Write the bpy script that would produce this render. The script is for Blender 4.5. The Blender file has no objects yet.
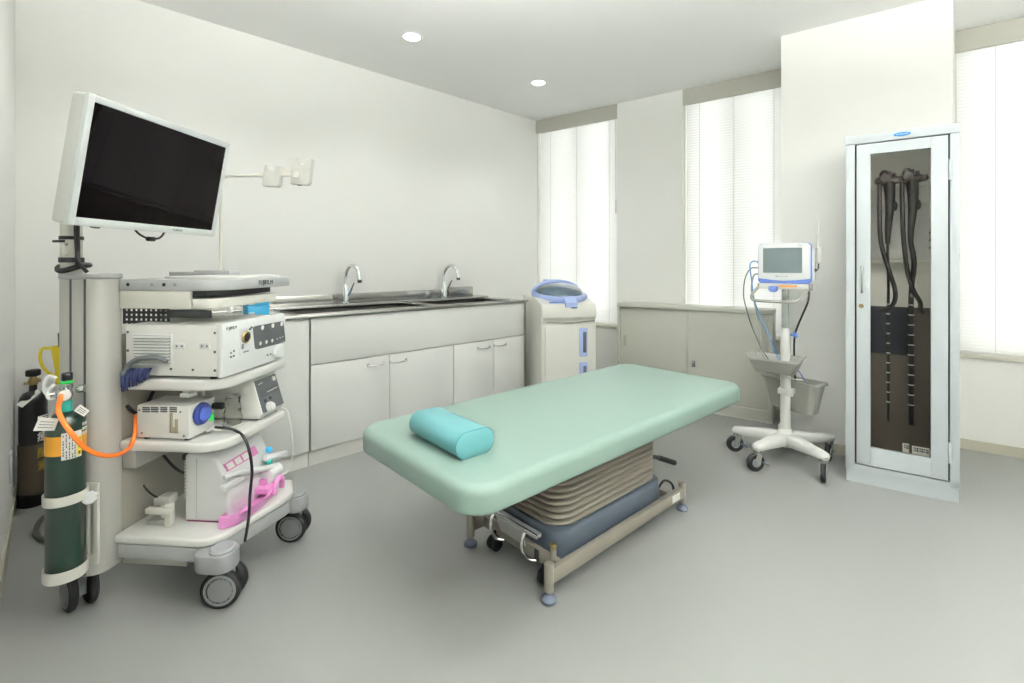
LAMP, WORLD, EXPO, FILL, SPOT = 10, 2.5, 0.94, 118, 9
import bpy, bmesh, math, random
from mathutils import Vector, Matrix
random.seed(7)
R = math.radians
SC = bpy.context.scene
COL = SC.collection

# ------------------------------------------------------------------ camera model (measured from the photograph)
F, CX, CY, H = 477.0, 512.0, 265.0, 1.13
YAW = math.atan2(1010 - 512, F)
FW = Vector((-math.sin(YAW), math.cos(YAW), 0)); RT = Vector((math.cos(YAW), math.sin(YAW), 0)); UP = Vector((0, 0, 1))
EYE = Vector((0, 0, H))
def ray(x, y): return FW + RT * ((x - CX) / F) + UP * ((CY - y) / F)
def onX(x, y, c): d = ray(x, y); return EYE + d * (c / d.x)
def onY(x, y, c): d = ray(x, y); return EYE + d * (c / d.y)
def onZ(x, y, c): d = ray(x, y); return EYE + d * ((c - H) / d.z)
def atD(x, y, w): return EYE + ray(x, y) * w

class Frame:
    """A horizontal working frame: u and v axes turned by deg about z at (ox, oy)."""
    def __init__(s, ox=0, oy=0, deg=0):
        s.ox, s.oy, s.a = ox, oy, R(deg)
        s.u = Vector((math.cos(s.a), math.sin(s.a), 0)); s.v = Vector((-math.sin(s.a), math.cos(s.a), 0)); s.o = Vector((ox, oy, 0))
    def w(s, p): return s.o + s.u * p[0] + s.v * p[1] + UP * p[2]
    def loc(s, p): d = Vector(p) - s.o; return Vector((d.dot(s.u), d.dot(s.v), d.z))
    def V(s, x, y, c): d = ray(x, y); return s.loc(EYE + d * ((c - (EYE - s.o).dot(s.v)) / d.dot(s.v)))
    def U(s, x, y, c): d = ray(x, y); return s.loc(EYE + d * ((c - (EYE - s.o).dot(s.u)) / d.dot(s.u)))
    def Z(s, x, y, c): return s.loc(onZ(x, y, c))
ROOM = Frame()
WF = Frame(0, 0, 10.045)        # the window wall is not square to the sink wall

# ------------------------------------------------------------------ materials
def lin(c):
    if isinstance(c, str):
        c = [int(c[i:i + 2], 16) / 255 for i in (0, 2, 4)]
    return tuple(x / 12.92 if x <= .04045 else ((x + .055) / 1.055) ** 2.4 for x in c[:3])
MATS = {}
def mat(name, col, rough=.5, metal=0, var=.02, scale=18, bump=0, spec=.5, emit=None, estr=0, coat=0):
    if name in MATS: return MATS[name]
    m = bpy.data.materials.new(name); m.use_nodes = True
    nt = m.node_tree; b = nt.nodes['Principled BSDF']; c = lin(col)
    b.inputs['Roughness'].default_value = rough; b.inputs['Metallic'].default_value = metal
    b.inputs['Specular IOR Level'].default_value = spec; b.inputs['Coat Weight'].default_value = coat
    tc = nt.nodes.new('ShaderNodeTexCoord'); n = nt.nodes.new('ShaderNodeTexNoise'); n.inputs['Scale'].default_value = scale; n.inputs['Detail'].default_value = 4
    nt.links.new(tc.outputs['Object'], n.inputs['Vector'])
    mx = nt.nodes.new('ShaderNodeMix'); mx.data_type = 'RGBA'
    mx.inputs['A'].default_value = (*[max(0, x * (1 - var)) for x in c], 1); mx.inputs['B'].default_value = (*[min(1, x * (1 + var)) for x in c], 1)
    nt.links.new(n.outputs['Fac'], mx.inputs['Factor']); nt.links.new(mx.outputs['Result'], b.inputs['Base Color'])
    if bump:
        bp = nt.nodes.new('ShaderNodeBump'); bp.inputs['Strength'].default_value = bump; bp.inputs['Distance'].default_value = .002
        n2 = nt.nodes.new('ShaderNodeTexNoise'); n2.inputs['Scale'].default_value = scale * 12; nt.links.new(tc.outputs['Object'], n2.inputs['Vector'])
        nt.links.new(n2.outputs['Fac'], bp.inputs['Height']); nt.links.new(bp.outputs['Normal'], b.inputs['Normal'])
    if emit:
        b.inputs['Emission Color'].default_value = (*lin(emit), 1); b.inputs['Emission Strength'].default_value = estr
    MATS[name] = m
    return m
def glassy(name, tint, gloss, rough=.02):
    """Thin pane: tinted transparency with a mirror-like share."""
    m = bpy.data.materials.new(name); m.use_nodes = True; nt = m.node_tree; nt.nodes.clear()
    o = nt.nodes.new('ShaderNodeOutputMaterial'); t = nt.nodes.new('ShaderNodeBsdfTransparent'); g = nt.nodes.new('ShaderNodeBsdfGlossy'); mx = nt.nodes.new('ShaderNodeMixShader')
    f = nt.nodes.new('ShaderNodeFresnel'); f.inputs['IOR'].default_value = gloss
    t.inputs['Color'].default_value = (*tint, 1); g.inputs['Roughness'].default_value = rough
    nt.links.new(f.outputs[0], mx.inputs[0]); nt.links.new(t.outputs[0], mx.inputs[1]); nt.links.new(g.outputs[0], mx.inputs[2]); nt.links.new(mx.outputs[0], o.inputs[0])
    return m
def blindmat(name, col, trans):
    m = bpy.data.materials.new(name); m.use_nodes = True; nt = m.node_tree; nt.nodes.clear()
    o = nt.nodes.new('ShaderNodeOutputMaterial'); d = nt.nodes.new('ShaderNodeBsdfDiffuse'); t = nt.nodes.new('ShaderNodeBsdfTranslucent'); mx = nt.nodes.new('ShaderNodeMixShader')
    n = nt.nodes.new('ShaderNodeTexNoise'); n.inputs['Scale'].default_value = 6; r = nt.nodes.new('ShaderNodeMix'); r.data_type = 'RGBA'
    c = lin(col); r.inputs['A'].default_value = (*[x * .98 for x in c], 1); r.inputs['B'].default_value = (*c, 1); nt.links.new(n.outputs['Fac'], r.inputs['Factor'])
    nt.links.new(r.outputs['Result'], d.inputs['Color']); nt.links.new(r.outputs['Result'], t.inputs['Color']); mx.inputs[0].default_value = trans
    nt.links.new(d.outputs[0], mx.inputs[1]); nt.links.new(t.outputs[0], mx.inputs[2]); nt.links.new(mx.outputs[0], o.inputs[0])
    return m

WALL = mat('wall paint', 'EEEEEA', .75, var=.01, scale=3, bump=.05)
CEIL = mat('ceiling paint', 'F1F1EF', .85, var=.01, scale=3)
FLOOR = mat('vinyl floor', '939592', .33, var=.035, scale=220, spec=.35)
BASEB = mat('beige vinyl baseboard', 'BDBAAA', .5)
VAL = mat('beige curtain box', 'B8B7AD', .6)
WFRAME = mat('window frame white', 'E6E6DF', .5)
SILL = mat('window sill', 'BFBDB0', .5)
SLAT = blindmat('blind slat', 'F8F8F6', .5)
BLINDW = mat('blind rail', 'EFEFEC', .5)
CORDW = mat('blind cord', 'D5D6D2', .7)
PANE = glassy('window pane', (.96, .97, .97), 1.3)
MEL = mat('white melamine', 'E0E1DE', .35, var=.008)
MELGAP = mat('dark joint', '6E6E68', .8)
PLINTH = mat('plinth', 'DADAD5', .45)
STEEL = mat('stainless steel', 'B4B4B0', .2, 1, var=.05, scale=40)
BASIN = mat('basin steel', '75736D', .38, 1, var=.06, scale=30)
CHROME = mat('chrome', 'E6E8EA', .07, 1, var=0)
BLACK = mat('black plastic', '101113', .4)
RUBBER = mat('black rubber', '17181A', .65)
LOWCAB = mat('grey beige steel', 'BFC0B6', .45, var=.012)
LOWTOP = mat('grey beige steel frame', 'C8C9C0', .45, var=.012)
IVORY = mat('ivory plastic', 'D6D6CE', .4)
LILAC = mat('periwinkle plastic', '9CACD8', .4)
LILACD = mat('blue recess', '6277B8', .45)
SMOKE = mat('smoked lid', '3E5363', .12, coat=.6)
MINT = mat('mint vinyl', '80978D', .42, var=.02, scale=4, bump=.08)
TURQ = mat('turquoise vinyl', '639FA3', .42, var=.02, scale=4, bump=.06)
TURQD = mat('turquoise piping', '3F8488', .5)
TAUPE = mat('taupe enamel', '8A857A', .45)
BELLOW = mat('taupe rubber bellows', '857E73', .6)
BLUEGREY = mat('blue grey plastic', '4B5560', .45)
FOOTBL = mat('dark blue rubber foot', '5A6373', .5)
GREYPL = mat('pale grey plate', 'B9B9B6', .4)
CABW = mat('cool white enamel', 'B9C0C3', .35, var=.008)
CABIN = mat('cabinet interior', 'F8F8F2', .5)
CABDARK = mat('dark rear cloth', '151A2A', .6)
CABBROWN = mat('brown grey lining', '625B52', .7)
SCGLASS = glassy('cabinet glass', (.995, .99, .975), 1.22)
BLUELOGO = mat('blue enamel badge', '1B74B8', .4)
CASEW = mat('device casing white', 'E0E0DB', .4, var=.008)
PODG = mat('caster pod grey', '8D8F90', .4)
WHITEP = mat('white plastic', 'DFE1E0', .35, var=.006)
OFFW = mat('off white enamel', 'D6D5CC', .4, var=.01)
CARTGREY = mat('cart silver grey', 'A9ABAB', .4, var=.01)
CARTBEIGE = mat('cart warm grey', 'B2B1AB', .4, var=.01)
CARTSH = mat('cart white shelf', 'DADAD6', .33, var=.006)
PANELD = mat('cart rear panel', '98958A', .55)
DKGREY = mat('dark grey plastic', '4A4E50', .4)
MIDGREY = mat('mid grey plastic', '8E9294', .4)
SCREEN = mat('black screen glass', '060304', .02, spec=.12, var=0)
LCD = mat('grey lcd glass', '5E6A6C', .18, var=.03, scale=3)
MONW = mat('monitor silver white', 'CBCFCE', .35, var=.006)
MONSIDE = mat('monitor side', 'C0C2BD', .4, var=.006)
STANDW = mat('stand white enamel', 'D8D9D5', .35)
STANDG = mat('stand grey plastic', '96968F', .5)
BLUEP = mat('blue plastic', '5A76BE', .4)
BLUECAB = mat('blue cable', '3E75B0', .5)
GREYCAB = mat('grey cable', '8E9089', .5)
ORANGEL = mat('orange label', 'D8923B', .5)
GREENT = mat('dark green cylinder', '0B261C', .3, coat=.3)
AMBER = mat('amber band', 'D99A2E', .4)
TEAL = mat('teal collar', '2FA89B', .4)
PAPER = mat('paper label', 'E9E9E3', .6)
INK = mat('black ink', '33353A', .7)
YELLOW = mat('yellow label', 'E7D23A', .5)
YJUG = mat('yellow plastic jug', 'E8D22E', .35)
ORANGE = mat('orange hose', 'F07C2A', .3, coat=.2)
BLKCYL = mat('black cylinder', '0E0E10', .3, coat=.3)
NETM = mat('brown net sleeve', '4A4030', .7, var=.4, scale=160)
GOLDTX = mat('gold lettering', 'B79A45', .5)
BRASS = mat('brass', '9C8A5C', .3, 1)
NICKEL = mat('nickel', 'BFC2C0', .22, 1)
NAVY = mat('navy yarn', '20284F', .9, var=.3, scale=90)
MOPG = mat('grey mop handle', '64686A', .45)
CYAN = mat('cyan plastic', '45B4E4', .35)
PINK = mat('pink plastic', 'E294CC', .35)
PINKD = mat('pink strip', 'D888B8', .4)
DKBLUE = mat('dark blue knob', '26357A', .25, coat=.4)
LTBLUE = mat('pale blue knob centre', '4A5CAE', .25)
GREENSW = mat('green switch', '23B04A', .4, emit='23B04A', estr=.05)
CLEAR = glassy('clear bag', (.96, .96, .95), 1.12, .2)
SCOPEK = mat('black endoscope', '191715', .35)
SCOPEB = mat('brown grey endoscope head', '4A4440', .45)
LENS = mat('lamp lens', 'FFFFFF', .5, emit='FFFFFD', estr=LAMP)
LAMPRIM = mat('lamp rim', 'F2F2EE', .4)

# ------------------------------------------------------------------ mesh builder
class B:
    def __init__(s): s.bm = bmesh.new(); s.mats = []; s.mi = 0
    def use(s, m):
        if m not in s.mats: s.mats.append(m)
        s.mi = s.mats.index(m); return s
    def _merge(s, t, M=None):
        if M is not None: t.transform(M)
        for f in t.faces: f.material_index = s.mi
        me = bpy.data.meshes.new('t'); t.to_mesh(me); t.free(); s.bm.from_mesh(me); bpy.data.meshes.remove(me); return s
    def box(s, x0, x1, y0, y1, z0, z1, bev=0, seg=2, M=None):
        t = bmesh.new(); bmesh.ops.create_cube(t, size=1)
        t.transform(Matrix.Translation(((x0 + x1) / 2, (y0 + y1) / 2, (z0 + z1) / 2)) @ Matrix.Diagonal((abs(x1 - x0), abs(y1 - y0), abs(z1 - z0), 1)))
        if bev: bmesh.ops.bevel(t, geom=t.edges[:], offset=min(bev, .49 * min(abs(x1 - x0), abs(y1 - y0), abs(z1 - z0))), segments=seg, profile=.5, affect='EDGES')
        return s._merge(t, M)
    def prism(s, poly, a, b, axis='z', bev=0, seg=2, M=None):
        """Polygon extruded from a to b along axis. z: (x,y); y: (x,z); x: (y,z)."""
        t = bmesh.new()
        def P(p, h): return {'z': (p[0], p[1], h), 'y': (p[0], h, p[1]), 'x': (h, p[0], p[1])}[axis]
        lo = [t.verts.new(P(p, a)) for p in poly]; hi = [t.verts.new(P(p, b)) for p in poly]
        n = len(poly); t.faces.new(lo[::-1]); t.faces.new(hi)
        for i in range(n): t.faces.new((lo[i], lo[(i + 1) % n], hi[(i + 1) % n], hi[i]))
        bmesh.ops.recalc_face_normals(t, faces=t.faces[:])
        if bev:
            ed = [e for e in t.edges if (e.verts[0] in lo) == (e.verts[1] in lo)]
            bmesh.ops.bevel(t, geom=ed, offset=bev, segments=seg, profile=.5, affect='EDGES')
        return s._merge(t, M)
    def cyl(s, p0, p1, r0, r1=None, seg=24, bev=0):
        p0, p1 = Vector(p0), Vector(p1); r1 = r0 if r1 is None else r1; d = p1 - p0
        t = bmesh.new(); bmesh.ops.create_cone(t, cap_ends=True, segments=seg, radius1=r0, radius2=r1, depth=d.length)
        if bev:
            ed = [e for e in t.edges if any(len(f.verts) > 4 for f in e.link_faces)]
            bmesh.ops.bevel(t, geom=ed, offset=bev, segments=2, profile=.5, affect='EDGES')
        return s._merge(t, Matrix.Translation((p0 + p1) / 2) @ d.to_track_quat('Z', 'Y').to_matrix().to_4x4())
    def tube(s, pts, r, seg=10, smooth=6, closed=False):
        pts = [Vector(p) for p in pts]
        if smooth and len(pts) > 2:
            q = []; n = len(pts)
            for i in range(n if closed else n - 1):
                g = lambda k: pts[k % n] if closed else pts[max(0, min(n - 1, k))]
                a, b, c, d = g(i - 1), g(i), g(i + 1), g(i + 2)
                for k in range(smooth):
                    u = k / smooth
                    q.append(.5 * ((2 * b) + (c - a) * u + (2 * a - 5 * b + 4 * c - d) * u * u + (3 * b - a - 3 * c + d) * u ** 3))
            if not closed: q.append(pts[-1])
            pts = q
        rs = r if isinstance(r, (list, tuple)) else None
        t = bmesh.new(); rings = []; n = len(pts); nrm = None
        for i, p in enumerate(pts):
            a = pts[(i - 1) % n] if closed else pts[max(0, i - 1)]; b = pts[(i + 1) % n] if closed else pts[min(n - 1, i + 1)]
            tg = (b - a).normalized()
            if nrm is None: nrm = tg.orthogonal().normalized()
            nrm = (nrm - tg * nrm.dot(tg)).normalized(); bi = tg.cross(nrm)
            rr = r if rs is None else rs[0] + (rs[1] - rs[0]) * i / (n - 1)
            rings.append([t.verts.new(p + (nrm * math.cos(2 * math.pi * k / seg) + bi * math.sin(2 * math.pi * k / seg)) * rr) for k in range(seg)])
        for i in range(n if closed else n - 1):
            A, C = rings[i], rings[(i + 1) % n]
            for k in range(seg): t.faces.new((A[k], A[(k + 1) % seg], C[(k + 1) % seg], C[k]))
        if not closed: t.faces.new(rings[0][::-1]); t.faces.new(rings[-1])
        bmesh.ops.recalc_face_normals(t, faces=t.faces[:])
        return s._merge(t)
    def lathe(s, prof, c=(0, 0, 0), seg=32, axis=(0, 0, 1)):
        """Profile of (radius, height) turned about axis at c."""
        t = bmesh.new(); rings = []
        for r, h in prof:
            rings.append([t.verts.new((0, 0, h))] if r < 1e-6 else [t.verts.new((r * math.cos(2 * math.pi * k / seg), r * math.sin(2 * math.pi * k / seg), h)) for k in range(seg)])
        for A, C in zip(rings, rings[1:]):
            for k in range(seg):
                k2 = (k + 1) % seg
                if len(A) == 1 and len(C) == 1: continue
                if len(A) == 1: t.faces.new((A[0], C[k2], C[k]))
                elif len(C) == 1: t.faces.new((A[k], A[k2], C[0]))
                else: t.faces.new((A[k], A[k2], C[k2], C[k]))
        if len(rings[0]) > 1: t.faces.new(rings[0][::-1])
        if len(rings[-1]) > 1: t.faces.new(rings[-1])
        bmesh.ops.recalc_face_normals(t, faces=t.faces[:])
        return s._merge(t, Matrix.Translation(Vector(c)) @ Vector(axis).to_track_quat('Z', 'Y').to_matrix().to_4x4())
    def ball(s, c, r, seg=16):
        r = r if isinstance(r, (list, tuple)) else (r, r, r)
        t = bmesh.new(); bmesh.ops.create_uvsphere(t, u_segments=seg, v_segments=seg // 2 + 2, radius=1)
        return s._merge(t, Matrix.Translation(Vector(c)) @ Matrix.Diagonal((*r, 1)))
    def loft(s, rings, caps=True):
        t = bmesh.new(); V = [[t.verts.new(p) for p in r] for r in rings]; n = len(V[0])
        for A, C in zip(V, V[1:]):
            for k in range(n): t.faces.new((A[k], A[(k + 1) % n], C[(k + 1) % n], C[k]))
        if caps: t.faces.new(V[0][::-1]); t.faces.new(V[-1])
        bmesh.ops.recalc_face_normals(t, faces=t.faces[:])
        return s._merge(t)
    def text(s, txt, size, M, depth=.0006, align='CENTER'):
        cu = bpy.data.curves.new('t', 'FONT'); cu.body = txt; cu.size = size; cu.extrude = depth; cu.align_x = align; cu.align_y = 'CENTER'; cu.resolution_u = 2
        o = bpy.data.objects.new('t', cu); COL.objects.link(o); bpy.context.view_layer.update()
        me = bpy.data.meshes.new_from_object(o.evaluated_get(bpy.context.evaluated_depsgraph_get()))
        bpy.data.objects.remove(o); bpy.data.curves.remove(cu)
        t = bmesh.new(); t.from_mesh(me); bpy.data.meshes.remove(me)
        return s._merge(t, M)
    def quad(s, pts, th=.001):
        """Thin sheet with thickness from corner points."""
        p = [Vector(q) for q in pts]; n = (p[1] - p[0]).cross(p[-1] - p[0]).normalized() * th
        return s.loft([[q - n / 2 for q in p], [q + n / 2 for q in p]])

OFF = {}
def thing(name, label, cat, fr, p, group=None, kind=None):
    o = bpy.data.objects.new(name, None); COL.objects.link(o); o.empty_display_size = .05
    o.location = fr.w(p); o.rotation_euler = (0, 0, fr.a); o['label'] = label; o['category'] = cat
    if group: o['group'] = group
    if kind: o['kind'] = kind
    OFF[o.name] = Vector(p)
    return o
def part(name, b, m, parent, ang=32, label=None, bev=0):
    """Link builder b (drawn in the frame of the thing) as one mesh under parent."""
    off = OFF[parent.name]
    me = bpy.data.meshes.new(name); b.bm.transform(Matrix.Translation(-off)); b.bm.to_mesh(me); b.bm.free()
    for mm in (b.mats or [m]): me.materials.append(mm)
    for q in me.polygons: q.use_smooth = True
    me.set_sharp_from_angle(angle=R(ang))
    o = bpy.data.objects.new(name, me); COL.objects.link(o); o.parent = parent
    OFF[o.name] = off
    if label: o['label'] = label
    return o
def solo(name, b, m, fr, p, label=None, cat=None, kind=None, group=None, ang=32):
    """A thing (or a piece of the setting) that is a single mesh."""
    me = bpy.data.meshes.new(name); b.bm.transform(Matrix.Translation(-Vector(p))); b.bm.to_mesh(me); b.bm.free()
    for mm in (b.mats or [m]): me.materials.append(mm)
    for q in me.polygons: q.use_smooth = True
    me.set_sharp_from_angle(angle=R(ang))
    o = bpy.data.objects.new(name, me); COL.objects.link(o); o.location = fr.w(p); o.rotation_euler = (0, 0, fr.a)
    OFF[o.name] = Vector(p)
    for k, v in (('label', label), ('category', cat), ('kind', kind), ('group', group)):
        if v: o[k] = v
    return o
def rrect(x0, x1, y0, y1, r, n=6):
    """Rounded rectangle outline; r one radius or four (x1y1, x0y1, x0y0, x1y0)."""
    rs = r if isinstance(r, (list, tuple)) else (r,) * 4; out = []
    for (cx, sx), (cy, sy), a0, q in (((x1, -1), (y1, -1), 0, rs[0]), ((x0, 1), (y1, -1), 90, rs[1]), ((x0, 1), (y0, 1), 180, rs[2]), ((x1, -1), (y0, 1), 270, rs[3])):
        if q < 1e-5: out.append((cx, cy)); continue
        for k in range(n + 1):
            a = R(a0 + 90 * k / n); out.append((cx + sx * q + q * math.cos(a), cy + sy * q + q * math.sin(a)))
    return out
def face_M(o, right, up):
    """Matrix that lays text drawn in XY on a plane through o with the given right and up directions."""
    r = Vector(right).normalized(); u = Vector(up).normalized(); n = r.cross(u)
    return Matrix(((r.x, u.x, n.x, o[0]), (r.y, u.y, n.y, o[1]), (r.z, u.z, n.z, o[2]), (0, 0, 0, 1)))
# ================================================================== the room
CH = 2.58; WX = -3.305; WY = 4.015; RX = 1.9; NY = -.139
def struct(name, b, m, fr=ROOM): return solo(name, b, m, fr, (0, 0, 0), kind='structure')
def wf2(u, v): p = WF.w((u, v, 0)); return (p.x, p.y)
CU = (WX + WY * math.sin(WF.a)) / math.cos(WF.a)              # where the sink wall meets the window wall
CU2 = (WX + (WY + .24) * math.sin(WF.a)) / math.cos(WF.a)
RU = (RX + WY * math.sin(WF.a)) / math.cos(WF.a)
plan = [(WX - .15, NY - .15), (RX + .15, NY - .15), wf2(RU + .25, WY + .30), wf2(CU - .25, WY + .30)]
struct('floor', B().prism(plan, -.1, 0), FLOOR)
struct('ceiling', B().prism(plan, CH, CH + .12), CEIL)
struct('wall_left', B().box(WX - .15, WX, NY - .15, 3.9, 0, CH), WALL)
struct('wall_right', B().box(RX, RX + .15, NY - .15, wf2(RU, WY)[1] + .2, 0, CH), WALL)
struct('wall_front', B().box(WX, RX, NY - .15, NY, 0, CH), WALL)
W1 = (CU, -1.767); W2 = (-1.191, -.42); W3 = (.470, 1.70)
SZ = .56
b = B().prism([(CU, WY), (RU, WY), (RU, WY + .24), (CU2, WY + .24)], 0, SZ)
for x0, x1 in ((W1[1], W2[0]), (W2[1], W3[0]), (W3[1], RU)): b.box(x0, x1, WY, WY + .24, SZ, CH)
struct('wall_back', b, WALL, WF)
PY0 = 3.45
PU1 = WF.V(953, 100, PY0).x
struct('pillar', B().prism([(-.409, PY0), (PU1, PY0), (W3[0], WY), (-.409, WY)], 0, CH), WALL, WF)
struct('baseboard_front', B().box(WX, RX, NY, NY + .007, 0, .06), BASEB)
struct('baseboard_back', B().box(W3[0], RU, WY - .006, WY, 0, .06).box(CU, -.409, WY - .006, WY, 0, .06), BASEB, WF)
struct('baseboard_pillar', B().box(-.415, PU1 + .006, PY0 - .006, PY0, 0, .06), BASEB, WF)
# windows: frame, pane, sill, curtain box and blind
def window(i, x0, x1, cords):
    w = struct('window_%d' % i, B().box(x0, x0 + .030, WY + .17, WY + .22, SZ, CH).box(x1 - .045, x1, WY + .17, WY + .22, SZ, CH)
               .box(x0, x1, WY + .17, WY + .22, SZ, SZ + .05).box(x0, x1, WY + .17, WY + .22, CH - .05, CH)
               .box((x0 + x1) / 2 - .02, (x0 + x1) / 2 + .02, WY + .175, WY + .215, SZ, CH), WFRAME, WF)
    part('pane', B().box(x0 + .04, x1 - .04, WY + .193, WY + .197, SZ + .04, CH - .04), PANE, w)
    part('sill', B().box(x0 + .001, x1 - .001, WY - .018, WY + .17, SZ, SZ + .022, .004), SILL, w)
    part('jamb', B().box(x0, x0 + .012, WY + .03, WY + .17, SZ + .02, CH).box(x1 - .012, x1, WY + .03, WY + .17, SZ + .02, CH), WFRAME, w)
    struct('trim_%d' % i, B().box(x0 + .002, x1 - .002, WY + .003, WY + .02, 2.45, CH), VAL, WF)
def blind(x0, x1, z0, label, cords, wand=None):
    y = WY + .07; zt = 2.50
    t = thing('venetian_blind', label, 'blind', WF, ((x0 + x1) / 2, y, z0), 'white venetian blinds in the window recesses')
    s = B(); z = z0 + .03; ang = R(66)
    while z < zt - .03:
        c = .0136
        for sg in (0,):
            dy, dz = c * math.cos(ang), c * math.sin(ang)
            mid = (y - .0022 * math.sin(ang), z + .0022 * math.cos(ang))
            o = [(y - dy, z - dz), mid, (y + dy, z + dz)]; th = Vector((-math.sin(ang), math.cos(ang))) * .0004
            ring = [(p[0] + th.x, p[1] + th.y) for p in o] + [(p[0] - th.x, p[1] - th.y) for p in o[::-1]]
            s.prism(ring, x0 + .004, x1 - .004, 'x')
        z += .0215
    part('slats', s, SLAT, t)
    part('head_rail', B().box(x0, x1, y - .02, y + .02, zt - .028, zt, .002), BLINDW, t)
    part('bottom_rail', B().box(x0 + .002, x1 - .002, y - .012, y + .012, z0, z0 + .012, .003), BLINDW, t)
    for cx in cords:
        part('ladder_cord', B().box(cx - .0015, cx + .0015, y - .0135, y - .0125, z0, zt - .02).box(cx - .0015, cx + .0015, y + .0125, y + .0135, z0, zt - .02), CORDW, t)
    if wand:
        part('tilt_wand', B().cyl((wand, y - .026, zt - .02), (wand, y - .026, 1.72), .003, seg=8).cyl((wand, y - .026, 1.72), (wand, y - .026, 1.60), .006, seg=10), CORDW, t)
    return t
window(1, *W1, None); window(2, *W2, None); window(3, *W3, None)
blind(W1[0] + .0125, W1[1] - .0125, .59, 'white closed venetian blind in the narrow window behind the cream washer', (-2.50, -2.21, -1.87), -1.80)
blind(W2[0] + .0125, W2[1] - .0125, .59, 'white closed venetian blind behind the low grey cabinet and the patient monitor', (-1.07, -.81, -.53))
blind(W3[0] + .005, W3[1] - .03, .59, 'wide white venetian blind beside the tall glazed scope cabinet', (.66, 1.05, 1.5))

# ceiling downlights
def downlight(x, y, label):
    t = thing('ceiling_downlight', label, 'ceiling light', ROOM, (x, y, CH), 'recessed ceiling downlights')
    part('rim', B().lathe([(.050, -.001), (.053, -.006), (.066, -.004), (.070, 0), (.050, 0)], (x, y, CH), 36), LAMPRIM, t)
    part('lens', B().lathe([(0, -.003), (.050, -.003), (.050, -.0005), (0, -.0005)], (x, y, CH), 36), LENS, t)
    sp = bpy.data.lights.new('spot', 'SPOT'); sp.energy = SPOT; sp.spot_size = R(125); sp.spot_blend = .75; sp.shadow_soft_size = .045; sp.color = (1, .997, .985)
    so = bpy.data.objects.new('lamp', sp); COL.objects.link(so); so.parent = t; so.location = (0, 0, -.012)
for x, y, l in ((-2.625, 1.635, 'round lit ceiling downlight above the first swan neck tap'), (-2.59, 2.773, 'round lit ceiling downlight close to the window wall corner above the washer'),
                (-2.61, .50, 'round lit ceiling downlight above the endoscopy trolley'), (-.45, 2.52, 'round lit ceiling downlight in front of the glazed scope cabinet'),
                (-.48, 1.75, 'round lit ceiling downlight over the open floor beside the couch'), (-.46, .55, 'round lit ceiling downlight over the open floor between the trolley and the wide window')):
    downlight(x, y, l)

# fill lights added out of view to brighten ceiling and walls
FILLMAT = mat('uplight diffuser', 'FFFFFF', .5, emit='FFFFFD', estr=FILL)
def fill_light(x, y, deg, label):
    f = Frame(x, y, deg)
    t = thing('added_fill_light', label, 'fill light', f, (0, 0, 1.95), 'added suspended fill lights')
    part('housing', B().box(-.6, .6, -.07, .07, 1.95, 1.955).box(-.6, .6, -.07, -.064, 1.95, 1.992, .001).box(-.6, .6, .064, .07, 1.95, 1.992, .001).box(-.6, -.594, -.07, .07, 1.95, 1.992).box(.594, .6, -.07, .07, 1.95, 1.992), LAMPRIM, t)
    part('diffuser', B().box(-.592, .592, -.062, .062, 1.97, 1.98), FILLMAT, t)
    for u in (-.5, .5): part('suspension_cable', B().cyl((u, 0, 1.98), (u, 0, CH), .002, seg=8), NICKEL, t)
fill_light(-.65, .75, 0, 'added white linear fill lamp hanging over the floor by the trolley')
fill_light(1.45, 1.45, 90, 'added white linear fill lamp hanging along the plain wall facing the sinks')
fill_light(.9, .55, 90, 'added white linear fill lamp hanging in the empty near corner of the room')

# outlet plate on the near wall
ow = Frame(WX, NY, 0)
p = ow.V(9.5, 467, 0.0)
u0 = min(max(p.x, .25), .8)
t = thing('wall_outlet', 'white wall socket plate low on the wall beside the black gas cylinder', 'outlet', ow, (u0, .004, p.z))
part('cover_plate', B().box(u0 - .035, u0 + .035, .0, .008, p.z - .06, p.z + .06, .003), WHITEP, t)
part('socket_insert', B().box(u0 - .011, u0 + .011, .007, .011, p.z - .035, p.z + .035, .002), MIDGREY, t)

# ================================================================== sink counter
FX = -2.692
ys = (1.027, 1.516, 2.013, 2.390, 2.732)
t = thing('sink_cabinet', 'white sink base cabinet with long apron panel and four chrome handled doors', 'cabinet', ROOM, (-3.0, 1.88, 0))
part('carcass', B().box(WX + .002, FX - .02, ys[0], ys[4] - .018, .09, .64).box(FX - .05, FX - .02, ys[0], ys[4] - .018, .6, .83).box(WX + .002, FX - .02, ys[0], ys[0] + .018, .09, .83).box(WX + .002, FX, ys[4] - .018, ys[4], .09, .833), MEL, t)
part('plinth', B().box(WX + .05, FX - .03, ys[0], ys[4], 0, .09), PLINTH, t)
part('apron_panel', B().box(FX - .02, FX, ys[0] + .002, ys[4] - .001, .574, .833, .0015), MEL, t)
hy = tuple((onX(a_, 358, FX + .02).y, onX(b_, 358, FX + .02).y) for a_, b_ in ((369.5, 385.5), (391.5, 407.5), (479.6, 491), (496, 507)))
def bow(y0, y1, z, x): return B().tube([(x - .002, y0, z), (x + .018, y0 + .004, z - .001), (x + .026, y0 + .02, z - .002), (x + .028, (y0 + y1) / 2, z - .003), (x + .026, y1 - .02, z - .002), (x + .018, y1 - .004, z - .001), (x - .002, y1, z)], .0045, 8, 4).cyl((x - .001, y0, z), (x + .003, y0, z), .008, seg=12).cyl((x - .001, y1, z), (x + .003, y1, z), .008, seg=12)
for i in range(4):
    d = part('door', B().box(FX - .02, FX, ys[i] + .002, ys[i + 1] - .002, .094, .568, .0015), MEL, t)
    part('handle', bow(*hy[i], .522, FX), CHROME, d, label='chrome bow handle')
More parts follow.
